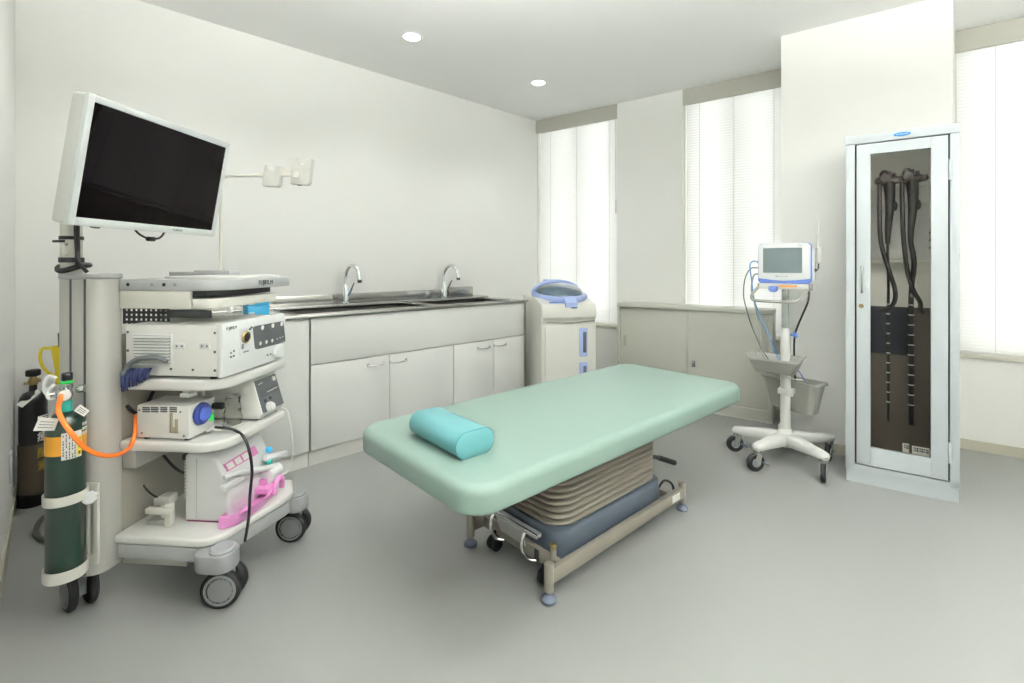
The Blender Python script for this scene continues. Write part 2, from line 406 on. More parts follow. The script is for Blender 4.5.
t = thing('base_cabinet', 'plain white base cabinet between the endoscopy trolley and the sink cabinet', 'cabinet', ROOM, (-3.0, .7, 0))
part('carcass', B().box(WX + .002, FX - .02, .42, ys[0] - .006, .09, .63).box(FX - .05, FX - .02, .42, ys[0] - .006, .63, .833), MEL, t)
part('door', B().box(FX - .02, FX, .74, ys[0] - .008, .094, .830, .0015), MEL, t)
part('door', B().box(FX - .02, FX, .422, .736, .094, .830, .0015), MEL, t)
part('plinth', B().box(WX + .05, FX - .03, .42, ys[0] - .004, 0, .09), PLINTH, t)
# stainless worktop with two bowls
CT = .850; CB = .834
y0c, y1c = .42, 2.745
bx0, bx1 = -3.14, -2.745; by_ = lambda x: onX(x, 305, bx1).y
bas = ((by_(298), by_(430)), (by_(438), by_(509)))
t = thing('sink_worktop', 'long stainless steel worktop with two sunken bowls and a raised rear edge', 'worktop', ROOM, (-3.0, 1.6, CB))
b = B().box(bx1, FX + .012, y0c, y1c, CB, CT, .003).box(WX + .003, bx0, y0c, y1c, CB, CT, .002)
for a, c in ((y0c, bas[0][0]), (bas[0][1], bas[1][0]), (bas[1][1], y1c)): b.box(bx0, bx1, a, c, CB, CT)
part('worktop', b, STEEL, t)
part('front_edge', B().box(FX + .006, FX + .016, y0c, y1c, CB - .002, CT + .003, .003), STEEL, t)
for a, c in bas:
    d = .19; b = B()
    b.box(bx0, bx1, a, c, CT - d - .006, CT - d); b.box(bx0 - .004, bx0, a, c, CT - d, CT - .001); b.box(bx1, bx1 + .004, a, c, CT - d, CT - .001); b.box(bx0, bx1, a - .004, a, CT - d, CT - .001); b.box(bx0, bx1, c, c + .004, CT - d, CT - .001)
    k = part('bowl', b, BASIN, t)
    part('drain', B().lathe([(0, .004), (.03, .004), (.045, .002), (.045, 0), (0, 0)], ((bx0 + bx1) / 2, (a + c) / 2, CT - d)), CHROME, k)
    part('rim', B().tube([(bx1 + .004, a, CT), (bx1 + .004, c, CT), (bx0 - .004, c, CT), (bx0 - .004, a, CT)], .006, 8, 0, True), STEEL, k)
part('rear_ledge', B().box(WX + .003, -3.165, y0c, y1c, CT, CT + .012, .004), STEEL, t)
part('splashback', B().box(WX + .002, WX + .02, y0c, onX(462, 290, WX + .02).y, CT, CT + .075, .003), STEEL, t)
part('splash_box', B().box(WX + .02, WX + .075, onX(449, 290, WX + .075).y, onX(473, 290, WX + .075).y, CT + .010, CT + .092, .003), STEEL, t)
def tap(y, label):
    x = -3.205; z = CT + .012
    t = thing('tap', label, 'tap', ROOM, (x, y, z), 'chrome swan neck taps of the double sink')
    part('body', B().lathe([(.026, 0), (.026, .006), (.022, .01), (.021, .10), (.017, .12), (.013, .13)], (x, y, z)), CHROME, t)
    part('spout', B().tube([(x, y, z + .12), (x, y, z + .18), (x + .012, y + .004, z + .225), (x + .05, y + .012, z + .262), (x + .10, y + .02, z + .262), (x + .137, y + .027, z + .225), (x + .146, y + .03, z + .18), (x + .148, y + .031, z + .165)], .0125, 14, 6), CHROME, t)
    part('aerator', B().cyl((x + .148, y + .031, z + .166), (x + .150, y + .032, z + .147), .0145, seg=18), BLACK, t)
    part('lever', B().tube([(x + .018, y + .012, z + .06), (x + .03, y + .022, z + .085), (x + .045, y + .03, z + .12), (x + .06, y + .036, z + .145)], (.010, .005), 10, 4), CHROME, t)
tap(onX(345.5, 300, -3.205).y, 'chrome swan neck tap over the larger sink bowl nearer the trolley')
tap(onX(444, 298, -3.205).y, 'chrome swan neck tap over the smaller sink bowl nearer the windows')

# ================================================================== endoscope washer
QF = Frame(-2.412, 2.614, 58); qw, qd = .432, .60
zf = .838; zb = QF.U(522.5, 294, 0).z
t = thing('endoscope_washer', 'cream endoscope washing machine with blue rimmed smoked lid by the window', 'washer', QF, (qw / 2, qd / 2, 0))
side = [(qd, .08), (0, .08), (0, .69), (.012, .70), (.008, .715), (-.012, .735), (-.012, zf - .03), (.003, zf - .002), (.06, zf + .008), (.16, zb - .006), (.24, zb), (qd, zb)]
part('body', B().prism(side, 0, qw, 'x', .012, 3), IVORY, t, ang=40)
part('front_panel', B().prism(rrect(.028, qw - .014, .14, .683, .02), -.006, .004, 'y', .003), IVORY, t)
part('groove', B().tube([(.045, -.010, .706), (qw * .5, -.014, .699), (qw - .02, -.012, .708)], .007, 8, 6), mat('cream shadow gap', '9C9C92', .6), t)
gl, gr_ = QF.V(579.5, 340, -.008).x, QF.V(587.5, 340, -.008).x
for (p0, p1) in ((328, 356.5), (362, 392)):
    z1, z0 = QF.V(583, p0, -.008).z, QF.V(583, p1, -.008).z
    k = part('level_window', B().prism(rrect(gl, gr_, z0, z1, .006), -.010, -.004, 'y', .001), LILAC, t)
    part('gauge_strip', B().prism(rrect(gl + (gr_ - gl) * .45, gr_ - .010, z0 + .03, z1 - .03, .004), -.012, -.009, 'y', .001), DKGREY, k)
# lid: blue ring, smoked dome with a blue rear band, hinge cap, front latch
lu, lv, ru, rv = qw / 2 + .012, .29, .222, .262
def lz(v): return zf + .018 + (zb + .010 - zf - .018) * min(1, max(0, (v - .03) / .35))
def lring(q, dz, n=44): return [(lu + ru * q * math.cos(2 * math.pi * k / n), lv + rv * q * math.sin(2 * math.pi * k / n), lz(lv + rv * q * math.sin(2 * math.pi * k / n)) + dz) for k in range(n)]
k = part('lid', B().loft([lring(.96, -.016), lring(1, -.008), lring(1, .016), lring(.97, .025), lring(.90, .028), lring(.4, .028)]), LILAC, t, ang=50)
def shell(q0, hgt, v_lo, v_hi, n=26, m=16):
    """Part of the dome over the lid between two cuts along its depth."""
    rows = []
    for i in range(n + 1):
        V = v_lo + (v_hi - v_lo) * i / n; c_ = max(-1, min(1, (V - lv) / (rv * q0))); f_ = math.sqrt(max(1e-4, 1 - c_ * c_))
        rows.append([(lu + ru * q0 * f_ * math.cos(math.pi * j / m), V, lz(V) + .022 + hgt * f_ * math.sin(math.pi * j / m) ** .8) for j in range(m + 1)])
    return B().loft(rows)
part('viewing_dome', shell(.84, .085, lv - rv * .83, lv + rv * .35), SMOKE, k, ang=60)
part('rear_band', shell(.92, .092, lv + rv * .22, lv + rv * .91), LILAC, k, ang=60)
part('side_band', B().tube([(lu - ru * .90 * math.cos(R(a_)), lv + rv * .30 - rv * .5 * math.sin(R(a_)) * 0, lz(lv) + .02 + .098 * math.sin(R(a_))) for a_ in range(0, 181, 15)], .014, 8, 2), LILAC, k)
hc = QF.V(549.5, 282, lv + rv * .45)
part('hinge_cap', B().box(hc.x - .045, hc.x + .045, lv + rv * .30, lv + rv * .62, hc.z - .04, hc.z + .022, .006), LILAC, k)
la, lb_ = QF.V(565, 297, 0).x, QF.V(577, 297, 0).x
part('latch', B().prism([(.10, zf + .058), (.02, zf + .040), (-.018, zf + .006), (-.020, zf - .026), (-.006, zf - .026), (.02, zf + .008), (.10, zf + .026)], la, lb_, 'x', .004), LILAC, k)
part('latch_catch', B().box((la + lb_) / 2, lb_ - .004, -.018, -.004, zf - .034, zf - .024, .002), BLACK, k)
part('control_panel', B().prism([(.055, zf + .008), (.02, zf + .003), (.02, zf + .007), (.055, zf + .012)], .07, .19, 'x', .001), LILACD, t)
for x, y in ((.06, .06), (qw - .06, .06), (.06, qd - .06), (qw - .06, qd - .06)):
    k = part('caster', B().cyl((x, y - .016, .034), (x, y + .016, .034), .034, seg=22, bev=.004), RUBBER, t)
    part('fork', B().box(x - .02, x + .02, y - .024, y - .018, .03, .085).box(x - .02, x + .02, y + .018, y + .024, .03, .085).box(x - .025, x + .025, y - .024, y + .024, .074, .09), NICKEL, k)
part('floor_skirt', B().box(.004, .02, .02, qd - .02, .012, .085), BLACK, t)

# ================================================================== low sliding door cabinet
lx0, lx1, ly0, ly1, lz_ = -1.680, -.508, 3.826, WY - .022, .81
t = thing('low_cabinet', 'low grey beige steel cabinet with two sliding doors under the window', 'cabinet', WF, ((lx0 + lx1) / 2, (ly0 + ly1) / 2, 0))
b = B().box(lx0, lx0 + .018, ly0, ly1, .05, lz_ - .02).box(lx1 - .025, lx1, ly0, ly1, .05, lz_ - .02).box(lx0, lx1, ly1 - .01, ly1, .05, lz_ - .02).box(lx0, lx1, ly0, ly1, .05, .085)
part('carcass', b, LOWTOP, t)
part('top', B().box(lx0 - .004, lx1 + .004, ly0 - .006, ly1, lz_ - .032, lz_, .003), LOWTOP, t)
part('plinth', B().box(lx0 + .002, lx1 - .002, ly0 + .012, ly1, 0, .05).box(lx0, lx1, ly0 - .002, ly0 + .012, 0, .006), LOWTOP, t)
k = part('sliding_door', B().box(lx0 + .016, -1.072, ly0 + .032, ly0 + .048, .085, lz_ - .032, .001), LOWCAB, t)
part('finger_pull', B().box(lx0 + .040, lx0 + .066, ly0 + .0295, ly0 + .034, .44, .53, .001), mat('pull recess', 'A8A594', .5), k)
k = part('sliding_door', B().box(-1.095, lx1 - .024, ly0 + .008, ly0 + .024, .085, lz_ - .032, .001), LOWCAB, t)
part('lock', B().box(-1.066, -1.038, ly0 + .003, ly0 + .009, .335, .385, .002).cyl((-1.052, ly0 + .004, .362), (-1.052, ly0 - .001, .362), .008, seg=14), NICKEL, k)

# ================================================================== tall glazed scope cabinet
_p = WF.w((-.065, 3.055, 0)); GF = Frame(_p.x, _p.y, 10.8); gy0, gy1, gx0, gx1, gz = 0.0, .31, 0.0, .442, 1.80
t = thing('scope_cabinet', 'tall white steel cabinet with glazed door holding two black endoscopes', 'cabinet', GF, ((gx0 + gx1) / 2, (gy0 + gy1) / 2, 0))
th = .018; LT = GF.V(900, 307, gy1 - .018).z
part('carcass', B().box(gx0, gx0 + th, gy0 + .02, gy1, .07, gz - .002).box(gx1 - th, gx1, gy0 + .02, gy1, .07, gz - .002).box(gx0, gx1, gy0 + .02, gy1, gz - .05, gz).box(gx0, gx1, gy0 + .02, gy1, .07, .10), CABW, t)
part('back_panel', B().box(gx0 + th, gx1 - th, gy1 - .012, gy1 - .002, .10, gz - .05), CABIN, t)
part('bounce_liner', B().box(gx0 + th, gx0 + th + .004, gy0 + .024, gy1 - .014, LT, gz - .05).box(gx1 - th - .004, gx1 - th, gy0 + .024, gy1 - .014, LT, gz - .05).box(gx0 + th, gx1 - th, gy0 + .024, gy1 - .014, gz - .054, gz - .05), CABIN, t)  # white liner added to bounce more light around the interior
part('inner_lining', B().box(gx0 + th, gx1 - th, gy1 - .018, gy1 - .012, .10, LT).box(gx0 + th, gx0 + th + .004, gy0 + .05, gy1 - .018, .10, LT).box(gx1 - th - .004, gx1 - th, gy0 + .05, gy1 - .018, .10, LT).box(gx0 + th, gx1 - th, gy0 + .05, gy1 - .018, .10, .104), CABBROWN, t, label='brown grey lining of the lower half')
part('rear_sheet', B().box(gx0 + th + .006, gx0 + th + .27, gy1 - .026, gy1 - .02, .64, LT, .002), CABDARK, t, label='dark navy sheet hanging at the back')
part('front_frame', B().box(gx0, 0.0390, gy0, gy0 + .022, .07, 1.757, .002).box(0.4070, gx1, gy0, gy0 + .022, .07, 1.756, .002).box(gx0, gx1, gy0, gy0 + .022, .07, .096, .0).box(gx0 - .002, gx1 + .002, gy0 - .003, gy0 + .022, 1.757, gz + .001, .002), CABW, t)
part('plinth', B().box(gx0 + .003, gx1 - .003, gy0 + .008, gy1 - .01, 0, .07), CABW, t)
part('door_gap_shade', B().box(.036, .408, gy0 + .019, gy0 + .021, .097, .112).box(.036, .408, gy0 + .019, gy0 + .021, 1.740, 1.757).box(.036, .056, gy0 + .019, gy0 + .021, .097, 1.757).box(.392, .408, gy0 + .019, gy0 + .021, .097, 1.757), INK, t, label='dark strips standing in for the shade in the door gap')  # dark strips behind the door gaps, painted as their shade
k = part('door', B().box(0.0465, 0.1042, gy0 - .004, gy0 + .018, .103, 1.750, .002).box(0.3378, 0.4000, gy0 - .004, gy0 + .018, .103, 1.750, .002).box(0.1042, 0.3378, gy0 - .004, gy0 + .018, .103, .196).box(0.1042, 0.3378, gy0 - .004, gy0 + .018, 1.697, 1.750), CABW, t)
part('door_glass', B().box(0.1014, 0.3406, gy0 + .004, gy0 + .008, .19, 1.70), SCGLASS, k)
part('handle', B().box(0.0629, 0.0741, gy0 - .012, gy0 - .004, .985, .998, .002).box(0.0629, 0.0741, gy0 - .012, gy0 - .004, 1.112, 1.125, .002).box(0.0648, 0.0723, gy0 - .016, gy0 - .010, .985, 1.125, .003), NICKEL, k, label='slim metal pull handle')
part('lock', B().lathe([(0, .006), (.009, .006), (.011, .003), (.011, 0), (0, 0)], (0.0657, gy0 - .004, .918), 18, (0, -1, 0)), BRASS, k, label='small brass lock')
for z in (.235, 1.585): part('hinge', B().box(0.4007, 0.4148, gy0 - .006, gy0 + .004, z - .05, z + .05, .002), CABW, k)
g = 0.2299
part('badge', B().prism([(g + .034 * math.cos(2 * math.pi * i / 32), 1.780 + .0095 * math.sin(2 * math.pi * i / 32)) for i in range(32)], gy0 - .005, gy0 - .002, 'y', .0005), BLUELOGO, t, label='blue oval badge')
b = B()
for i in range(6): b.box(g - .0215 + i * .0078, g - .0200 + i * .0078, gy0 - .0058, gy0 - .0048, 1.7772, 1.7830).box(g - .0215 + i * .0078, g - .0168 + i * .0078, gy0 - .0058, gy0 - .0048, 1.7772 + (i % 3) * .0022, 1.7783 + (i % 3) * .0022)
part('badge_lettering', b, WHITEP, t)
# hanger rail, lower tray and fittings inside
part('hanger_rail', B().box(gx0 + th, gx1 - th, gy1 - .10, gy1 - .02, 1.555, 1.57).box(gx0 + th, gx1 - th, gy1 - .115, gy1 - .10, 1.545, 1.575), CABIN, t)
part('guide_plate', B().box(0.0985, 0.3566, gy1 - .05, gy1 - .046, 1.16, 1.46, .002), WHITEP, t)
part('guide_rail', B().box(gx0 + th, gx1 - th, gy1 - .10, gy1 - .02, 1.145, 1.155), CABIN, t)
for z in (1.30, 1.26, 1.22): part('hook', B().cyl((0.3547, gy1 - .14, z), (0.3735, gy1 - .14, z), .007, seg=12).box(0.3566, 0.3641, gy1 - .15, gy1 - .02, z - .003, z + .003), BLACK, t)
# the endoscopes
def scope(cx, label, k):
    y = gy1 - .145; zh = GF.V(888, 182, y).z; q = 1.30
    t = thing('endoscope', label, 'endoscope', GF, (cx, y, .30), 'black endoscopes hanging in the glazed cabinet')
    P = lambda dx, dy, dz: (cx + dx * q, y + dy * q, zh + dz * q)
    part('control_head', B().ball(P(-.012, 0, .030), (.016 * q, .02 * q, .02 * q)).ball(P(-.030, 0, .006), (.014 * q, .016 * q, .015 * q)).cyl(P(-.025, 0, .003), P(.035, 0, .006), .018 * q, .015 * q, 16, .003)
         .cyl(P(.02, 0, .004), P(.02, 0, .034), .007 * q, seg=12).cyl(P(.004, -.004, .01), P(.004, -.004, .042), .006 * q, seg=12).ball(P(.042, 0, .006), (.012 * q, .014 * q, .013 * q)).cyl(P(-.01, -.018, .012), P(-.01, -.034, .012), .017 * q, seg=20, bev=.003), SCOPEB, t, label='brown grey control head')
    gx = cx + .004
    part('grip', B().tube([(gx, y, zh), (gx + .004, y, zh - .08), (gx + .002, y, zh - .16), (gx - .004, y, zh - .25), (gx - .006, y, zh - .33)], (.027, .010), 14, 5).ball((gx + .024, y - .006, zh - .13), (.012, .014, .026)), SCOPEK, t)
    e = .012 * k
    part('insertion_tube', B().tube([(gx - .006, y, zh - .32), (gx - .004 + e, y, 1.14), (gx - .002, y + .005, 1.0), (gx - .004, y + .008, .8), (gx - .002, y + .008, .5), (gx - .002, y + .006, .30)], .0115 if k else .0065, 10, 6), SCOPEK, t)
    part('light_guide_tube', B().tube([(cx - .036, y, zh), (cx - .036, y - .01, zh - .15), (cx - .030, y - .018, zh - .32), (cx + .004 - .02 * k, y - .02, 1.10), (cx + .028 - .02 * k, y - .02, 1.00), (cx + .026 + .008 * k, y - .02, .94), (cx + .002 + .035 * k, y - .02, .90), (cx - .04 + .09 * k, y - .02, .885)], .0105, 10, 6), SCOPEK, t)
    b = B(); rm = .013 if k else .008
    for i in range(11): b.lathe([(rm, 0), (rm, .005)], (gx - .003, y + .008, .40 + i * .052), 12)
    part('depth_mark', b, WHITEP, t)
sc1 = GF.V(888, 176, gy1 - .145).x; sc2 = GF.V(911, 176, gy1 - .145).x
scope(sc1, 'thinner black endoscope hanging beside the handle edge of the glazed cabinet', 0); scope(sc2, 'thicker black endoscope hanging nearer the hinges of the glazed cabinet', 1)
# papers standing at the foot of the glass
for x0, x1, z0, l in ((GF.V(902.5, 448, .053).x, GF.V(909, 448, .053).x, GF.V(906, 443.5, .053).z, 'small upright white slip of paper with black print inside the glazed cabinet'), (GF.V(912, 448, .053).x, GF.V(929.5, 448, .053).x, GF.V(920, 447, .053).z, 'wider white slip of paper with black print at the cabinet foot beneath the endoscopes')):
    b = B().box(x0, x1, gy0 + .052, gy0 + .054, .104, z0, 0)
    t = thing('paper_slip', l, 'paper', GF, ((x0 + x1) / 2, gy0 + .053, .104), 'paper slips inside the glazed cabinet')
    part('sheet', b, PAPER, t)
    b = B(); n = int((x1 - x0) / .007)
    for i in range(n):
        for j in range(2): b.box(x0 + .006 + i * .0065, x0 + .0105 + i * .0065, gy0 + .0512, gy0 + .0522, z0 - .012 - j * .011 - .002 * (i % 3), z0 - .006 - j * .011 - .001 * (i % 2))
    part('print', b, INK, t)
# ================================================================== examination couch
_o = onZ(549, 601.5, 0); BF = Frame(_o.x, _o.y, -1.5)
t = thing('examination_couch', 'mint green padded electric examination couch on taupe bellows and steel base', 'couch', BF, (-.217, .446, 0))
U0, U1, V0, V1, ZB, ZT = -.602, .118, -.412, 1.318, .454, .536
def pad_ring(ins, z, r): return [(x, y, z) for x, y in rrect(U0 + ins, U1 - ins, V0 + ins, V1 - ins, max(r - ins, .02), 10)]
rings = []
rr = .030
for k in range(7): a = R(90 * k / 6); rings.append(pad_ring(.012 * (1 - math.sin(a)), ZB + .012 * (1 - math.cos(a)), .095))
for k in range(9): a = R(90 * k / 8); rings.append(pad_ring(rr * (1 - math.cos(a)), ZT - rr + rr * math.sin(a), .095))
for ins in (.08, .16): rings.append([(p[0], p[1], ZT + .0015 * (ins / .08)) for p in pad_ring(ins, ZT, .18)])
part('padded_top', B().loft(rings), MINT, t, ang=50)
part('under_plate', B().box(U0 + .07, U1 - .07, V0 + .1, V1 - .1, ZB - .018, ZB + .004, .002), TAUPE, t)
bu0, bu1, bv0, bv1 = -.388, -.045, .098, .782
rings = []; nf = 11; z0, z1 = .172, ZB - .016
for i in range(nf):
    h = (z1 - z0) / nf
    for q, ins in ((0, .032), (.07, .026), (.20, .006), (.36, 0), (.64, 0), (.80, .006), (.93, .026)):
        rings.append([(x, y, z0 + h * (i + q)) for x, y in rrect(bu0 + ins, bu1 - ins, bv0 + ins, bv1 - ins, .085, 8)])
rings.append([(x, y, z1) for x, y in rrect(bu0 + .02, bu1 - .02, bv0 + .02, bv1 - .02, .085, 8)])
part('bellows', B().loft(rings), BELLOW, t, ang=75)
rings = []
for z, ins in ((.062, .0), (.068, -.003), (.15, -.002), (.166, .0), (.174, .008), (.175, .03)): rings.append([(x, y, z) for x, y in rrect(bu0 - .010 + ins, bu1 + .014 - ins, bv0 - .012 + ins, bv1 + .012 - ins, .075, 8)])
part('base_cover', B().loft(rings), BLUEGREY, t, ang=40, label='dark blue grey base cover')
# steel frame
b = B()
for u in (0, -.433): b.box(u - .012, u + .012, .0, .892, .060, .108, .002)
b.box(-.433, 0, .060, .082, .058, .102, .002).box(-.433, 0, .805, .828, .058, .102, .002).box(-.42, -.02, .082, .805, .060, .070)
part('frame', b, TAUPE, t)
for u in (0, -.433):
    for v in (0, .892):
        k = part('corner_post', B().cyl((u, v, .036), (u, v, .128), .0165, seg=20, bev=.002), TAUPE, t)
        part('levelling_foot', B().lathe([(.018, 0), (.027, .004), (.027, .012), (.018, .022), (.008, .026), (.007, .038)], (u, v, 0), 24), FOOTBL, k, label='dark blue levelling foot')
# lifting pedal at the head end
k = part('foot_pedal', B().box(-.325, -.070, .016, .038, .172, .188, .004), MIDGREY, t, label='grey foot pedal bar with chrome edge')
part('chrome_edge', B().box(-.330, -.065, .008, .017, .174, .190, .003), CHROME, k)
part('pedal_plate', B().quad([(-.320, .030, .172), (-.16, .030, .172), (-.175, .058, .088), (-.315, .058, .088)], .003), GREYPL, k)
for u in (-.31, -.135): part('pedal_bracket', B().tube([(u, .025, .176), (u - .002, .008, .15), (u, .006, .11), (u + .010, .022, .078), (u + .028, .045, .07)], .006, 10, 5), CHROME, k)
for u in (-.335, -.055):
    k = part('transport_caster', B().cyl((u - .008, .055, .026), (u + .008, .055, .026), .026, seg=22, bev=.003).cyl((u - .034, .055, .026), (u - .018, .055, .026), .026, seg=22, bev=.003), RUBBER, t)
    part('fork', B().box(u - .017, u - .009, .04, .075, .02, .075), BLACK, k)
k = part('lock_post', B().cyl((-.042, .066, .10), (-.042, .066, .132), .011, seg=18), TAUPE, t)
part('knob', B().lathe([(.009, 0), (.009, .006), (.012, .008), (.012, .016), (.009, .019), (0, .02)], (-.042, .066, .132), 18), BRASS, k, label='brass coloured lock knob')
part('slot_cover', B().box(-.125, -.105, .055, .061, .06, .10), BLACK, t)
part('rating_label', B().box(.0118, .0126, .785, .850, .068, .100), PAPER, t, label='white rating label')
k = part('pedal_lever', B().tube([(-.11, .775, .245), (-.10, .82, .235), (-.09, .86, .22)], .009, 12, 4), BLACK, t, label='black foot lever')
part('grip', B().cyl((-.092, .85, .224), (-.07, .955, .178), .012, seg=14, bev=.002), RUBBER, k)
part('power_cable', B().tube([(-.06, .785, .11), (-.055, .83, .135), (-.04, .87, .115), (-.04, .885, .07), (-.06, .86, .03), (-.10, .84, .008), (-.2, .86, .008), (-.30, .84, .008)], .005, 8, 6), RUBBER, t)
# bolster pillow
_a, _b, _c, _d = BF.Z(464, 454.5, ZT), BF.Z(491, 441, ZT), BF.Z(411, 431, ZT), BF.Z(428, 447, ZT)
PF = Frame(*BF.w((-.214, -.256, 0)).xy, -1.5 - 2)
pu0, pu1, pv0, pv1, pz0 = -.150, .150, -.072, .072, ZT + .003
hh = .080
def stad(u, s=1.0, n=14):
    w = (pv1 - pv0) / 2; c = (pv0 + pv1) / 2; r = hh / 2; out = []
    for k in range(n + 1): a = R(-90 + 180 * k / n); out.append((c + w - r + r * math.cos(a), pz0 + r + r * math.sin(a)))
    for k in range(n + 1): a = R(90 + 180 * k / n); out.append((c - w + r + r * math.cos(a), pz0 + r + r * math.sin(a)))
    zc = pz0 + r
    return [(u, c + (y - c) * s, zc + (z - zc) * s) for y, z in out]
t = thing('bolster_pillow', 'small turquoise vinyl bolster pillow lying on the mint green couch', 'pillow', PF, ((pu0 + pu1) / 2, (pv0 + pv1) / 2, pz0))
part('cushion', B().loft([stad(pu0, .90), stad(pu0 + .003, .96), stad(pu0 + .010, 1), stad((pu0 + pu1) / 2, 1.01), stad(pu1 - .006, 1), stad(pu1 - .001, .985), stad(pu1, .95), stad(pu1 + .002, .6), stad(pu1 + .003, .1)]), TURQ, t, ang=50)
part('piping', B().tube([Vector(p) for p in stad(pu1 - .003, 1.0)[::2]], .0022, 6, 2, True), TURQD, t)

# ================================================================== patient monitor on roll stand
SX, SY = -.889, 3.019
SF = Frame(SX, SY, 6)
t = thing('roll_stand', 'white five legged roll stand with grey handle, tray and bin by the pillar', 'stand', SF, (0, 0, 0))
part('lower_column', B().cyl((0, 0, .115), (0, 0, .77), .026, seg=24, bev=.003), STANDW, t)
part('upper_column', B().prism(rrect(-.017, .017, -.014, .014, .006), .77, .995).box(-.003, .003, -.016, -.013, .77, .99), NICKEL, t)
cw = [onZ(*p, 0) for p in ((737, 451.5), (757.5, 471), (823.5, 481), (829, 460), (783, 447.5))]
hub = B().lathe([(0, .10), (.045, .10), (.055, .115), (.055, .15), (.04, .178), (.028, .195), (0, .195)], (0, 0, 0), 28)
hubp = part('base_hub', hub, STANDW, t)
sw = (35, 45, 95, 85, 65)
for i, c in enumerate(cw):
    l = SF.loc(c); l.z = 0; d = l.normalized(); n = Vector((-d.y, d.x, 0)); L = l.length
    rings = []
    for q, w, z0, z1 in ((.02, .034, .105, .175), (.10, .032, .108, .172), (L - .05, .027, .112, .158), (L - .01, .027, .112, .154), (L + .018, .024, .114, .148), (L + .026, .012, .118, .138)):
        c0 = d * q; rings.append([tuple(c0 + n * (w * sx) + UP * z) for sx, z in ((-.7, z0), (.7, z0), (1, z0 + .012), (1, z1 - .014), (.62, z1), (-.62, z1), (-1, z1 - .014), (-1, z0 + .012))])
    part('leg', B().loft(rings), STANDW, t, ang=50)
    a = R(sw[i]); fx = Vector((math.cos(a), math.sin(a), 0)); ax = Vector((-math.sin(a), math.cos(a), 0)); r = .049
    ctr = l + UP * r - fx * .012
    k = part('caster', B().lathe([(.024, -.012), (r - .006, -.012), (r, -.006), (r, .006), (r - .006, .012), (.024, .012)], ctr, 26, ax), RUBBER, t)
    part('wheel_hub', B().lathe([(0, -.013), (.024, -.0135), (.025, 0), (.024, .0135), (0, .013)], ctr, 20, ax), MIDGREY, k)
    bb = B()
    for sgn in (-1, 1): bb.quad([ctr + ax * .017 * sgn + fx * .014 - UP * .012, ctr + ax * .017 * sgn - fx * .014 - UP * .012, l + ax * .017 * sgn - fx * .014 + UP * .100, l + ax * .017 * sgn + fx * .022 + UP * .100], .003)
    bb.cyl(l + UP * .096, l + UP * .115, .022, seg=18).cyl(ctr - ax * .02, ctr + ax * .02, .006, seg=10)
    part('fork', bb, NICKEL, k)
    part('brake_pedal', B().loft([[tuple(l + ax * s1 + fx * (.015) + UP * (.055 + s2)) for s1, s2 in ((-.012, -.005), (.012, -.005), (.012, .005), (-.012, .005))], [tuple(l + ax * s1 * 1.2 + fx * .058 + UP * (.034 + s2)) for s1, s2 in ((-.012, -.004), (.012, -.004), (.012, .004), (-.012, .004))]]), BLUEGREY, k)
# bin behind the column
def tub(x0, x1, y0, y1, z0, z1, tx, ty, wall, r=.03, lip=.010, mx=0, M=None):
    def ring(s, z, ins): return [(x + mx * s, y, z) for x, y in rrect(x0 + tx * (1 - s) + ins, x1 - tx * (1 - s) - ins, y0 + ty * (1 - s) + ins, y1 - ty * (1 - s) - ins, r, 6)]
    b = B().loft([ring(0, z0, .004), ring(0, z0 + .004, 0), ring(1, z1 - .012, 0), ring(1, z1 - .012, -lip), ring(1, z1, -lip), ring(1, z1, wall), ring(.02, z0 + wall, wall)])
    if M is not None: b.bm.transform(M)
    return b
k = part('bin', tub(-.150, .165, -.060, .070, .295, .475, .030, .02, .004, M=Matrix.Translation((.010, .115, -.012)) @ Matrix.Rotation(R(-23), 4, 'Z')), STANDG, t, label='grey plastic bin')
part('bin_bracket', B().box(-.035, .045, -.03, .034, .395, .425, .004).box(.012, .045, -.036, -.028, .39, .43, .003), STANDW, t)
def tray_ring(z, ins, rise, x0=-.160, x1=.098, y0=-.180, y1=-.005, tx=0, ty=0):
    out = []
    for x, y in rrect(x0 + tx + ins, x1 - tx - ins, y0 + ty + ins, y1 - ty - ins, .02, 6):
        e_ = abs((x - (x0 + x1) / 2) / ((x1 - x0) / 2)); out.append((x, y, z + (rise * max(0, (e_ - .78) / .22) if rise else 0)))
    return out
k = part('tray', B().loft([tray_ring(.530, .004, 0, tx=.03, ty=.022), tray_ring(.534, 0, 0, tx=.03, ty=.022), tray_ring(.588, 0, .02), tray_ring(.588, -.010, .022), tray_ring(.600, -.010, .022), tray_ring(.600, .004, .02), tray_ring(.538, .004, 0, tx=.03, ty=.022)]), STANDG, t, label='grey plastic tray with raised ends')
part('top_plate', B().box(-.115, .125, -.105, .10, .995, 1.025, .006), STANDW, t)
part('warning_label', B().box(-.015, .075, -.1062, -.1045, 1.008, 1.018), ORANGEL, t, label='orange label')
part('release_latch', B().box(-.062, -.018, -.128, -.098, .985, 1.012, .005).box(-.055, -.025, -.124, -.104, .978, .99, .003), LILACD, t, label='blue release latch')
part('handle', B().tube([(-.122, -.05, 1.008), (-.135, -.10, .985), (-.145, -.14, .955), (-.13, -.165, .935), (-.08, -.175, .930), (.03, -.175, .930), (.075, -.165, .935), (.10, -.13, .958), (.118, -.08, .99), (.128, -.05, 1.008)], .0085, 12, 5).box(.105, .140, -.075, -.03, .99, 1.028, .004).box(-.130, -.105, -.075, -.03, .995, 1.025, .004), STANDG, t, label='grey looped push handle')
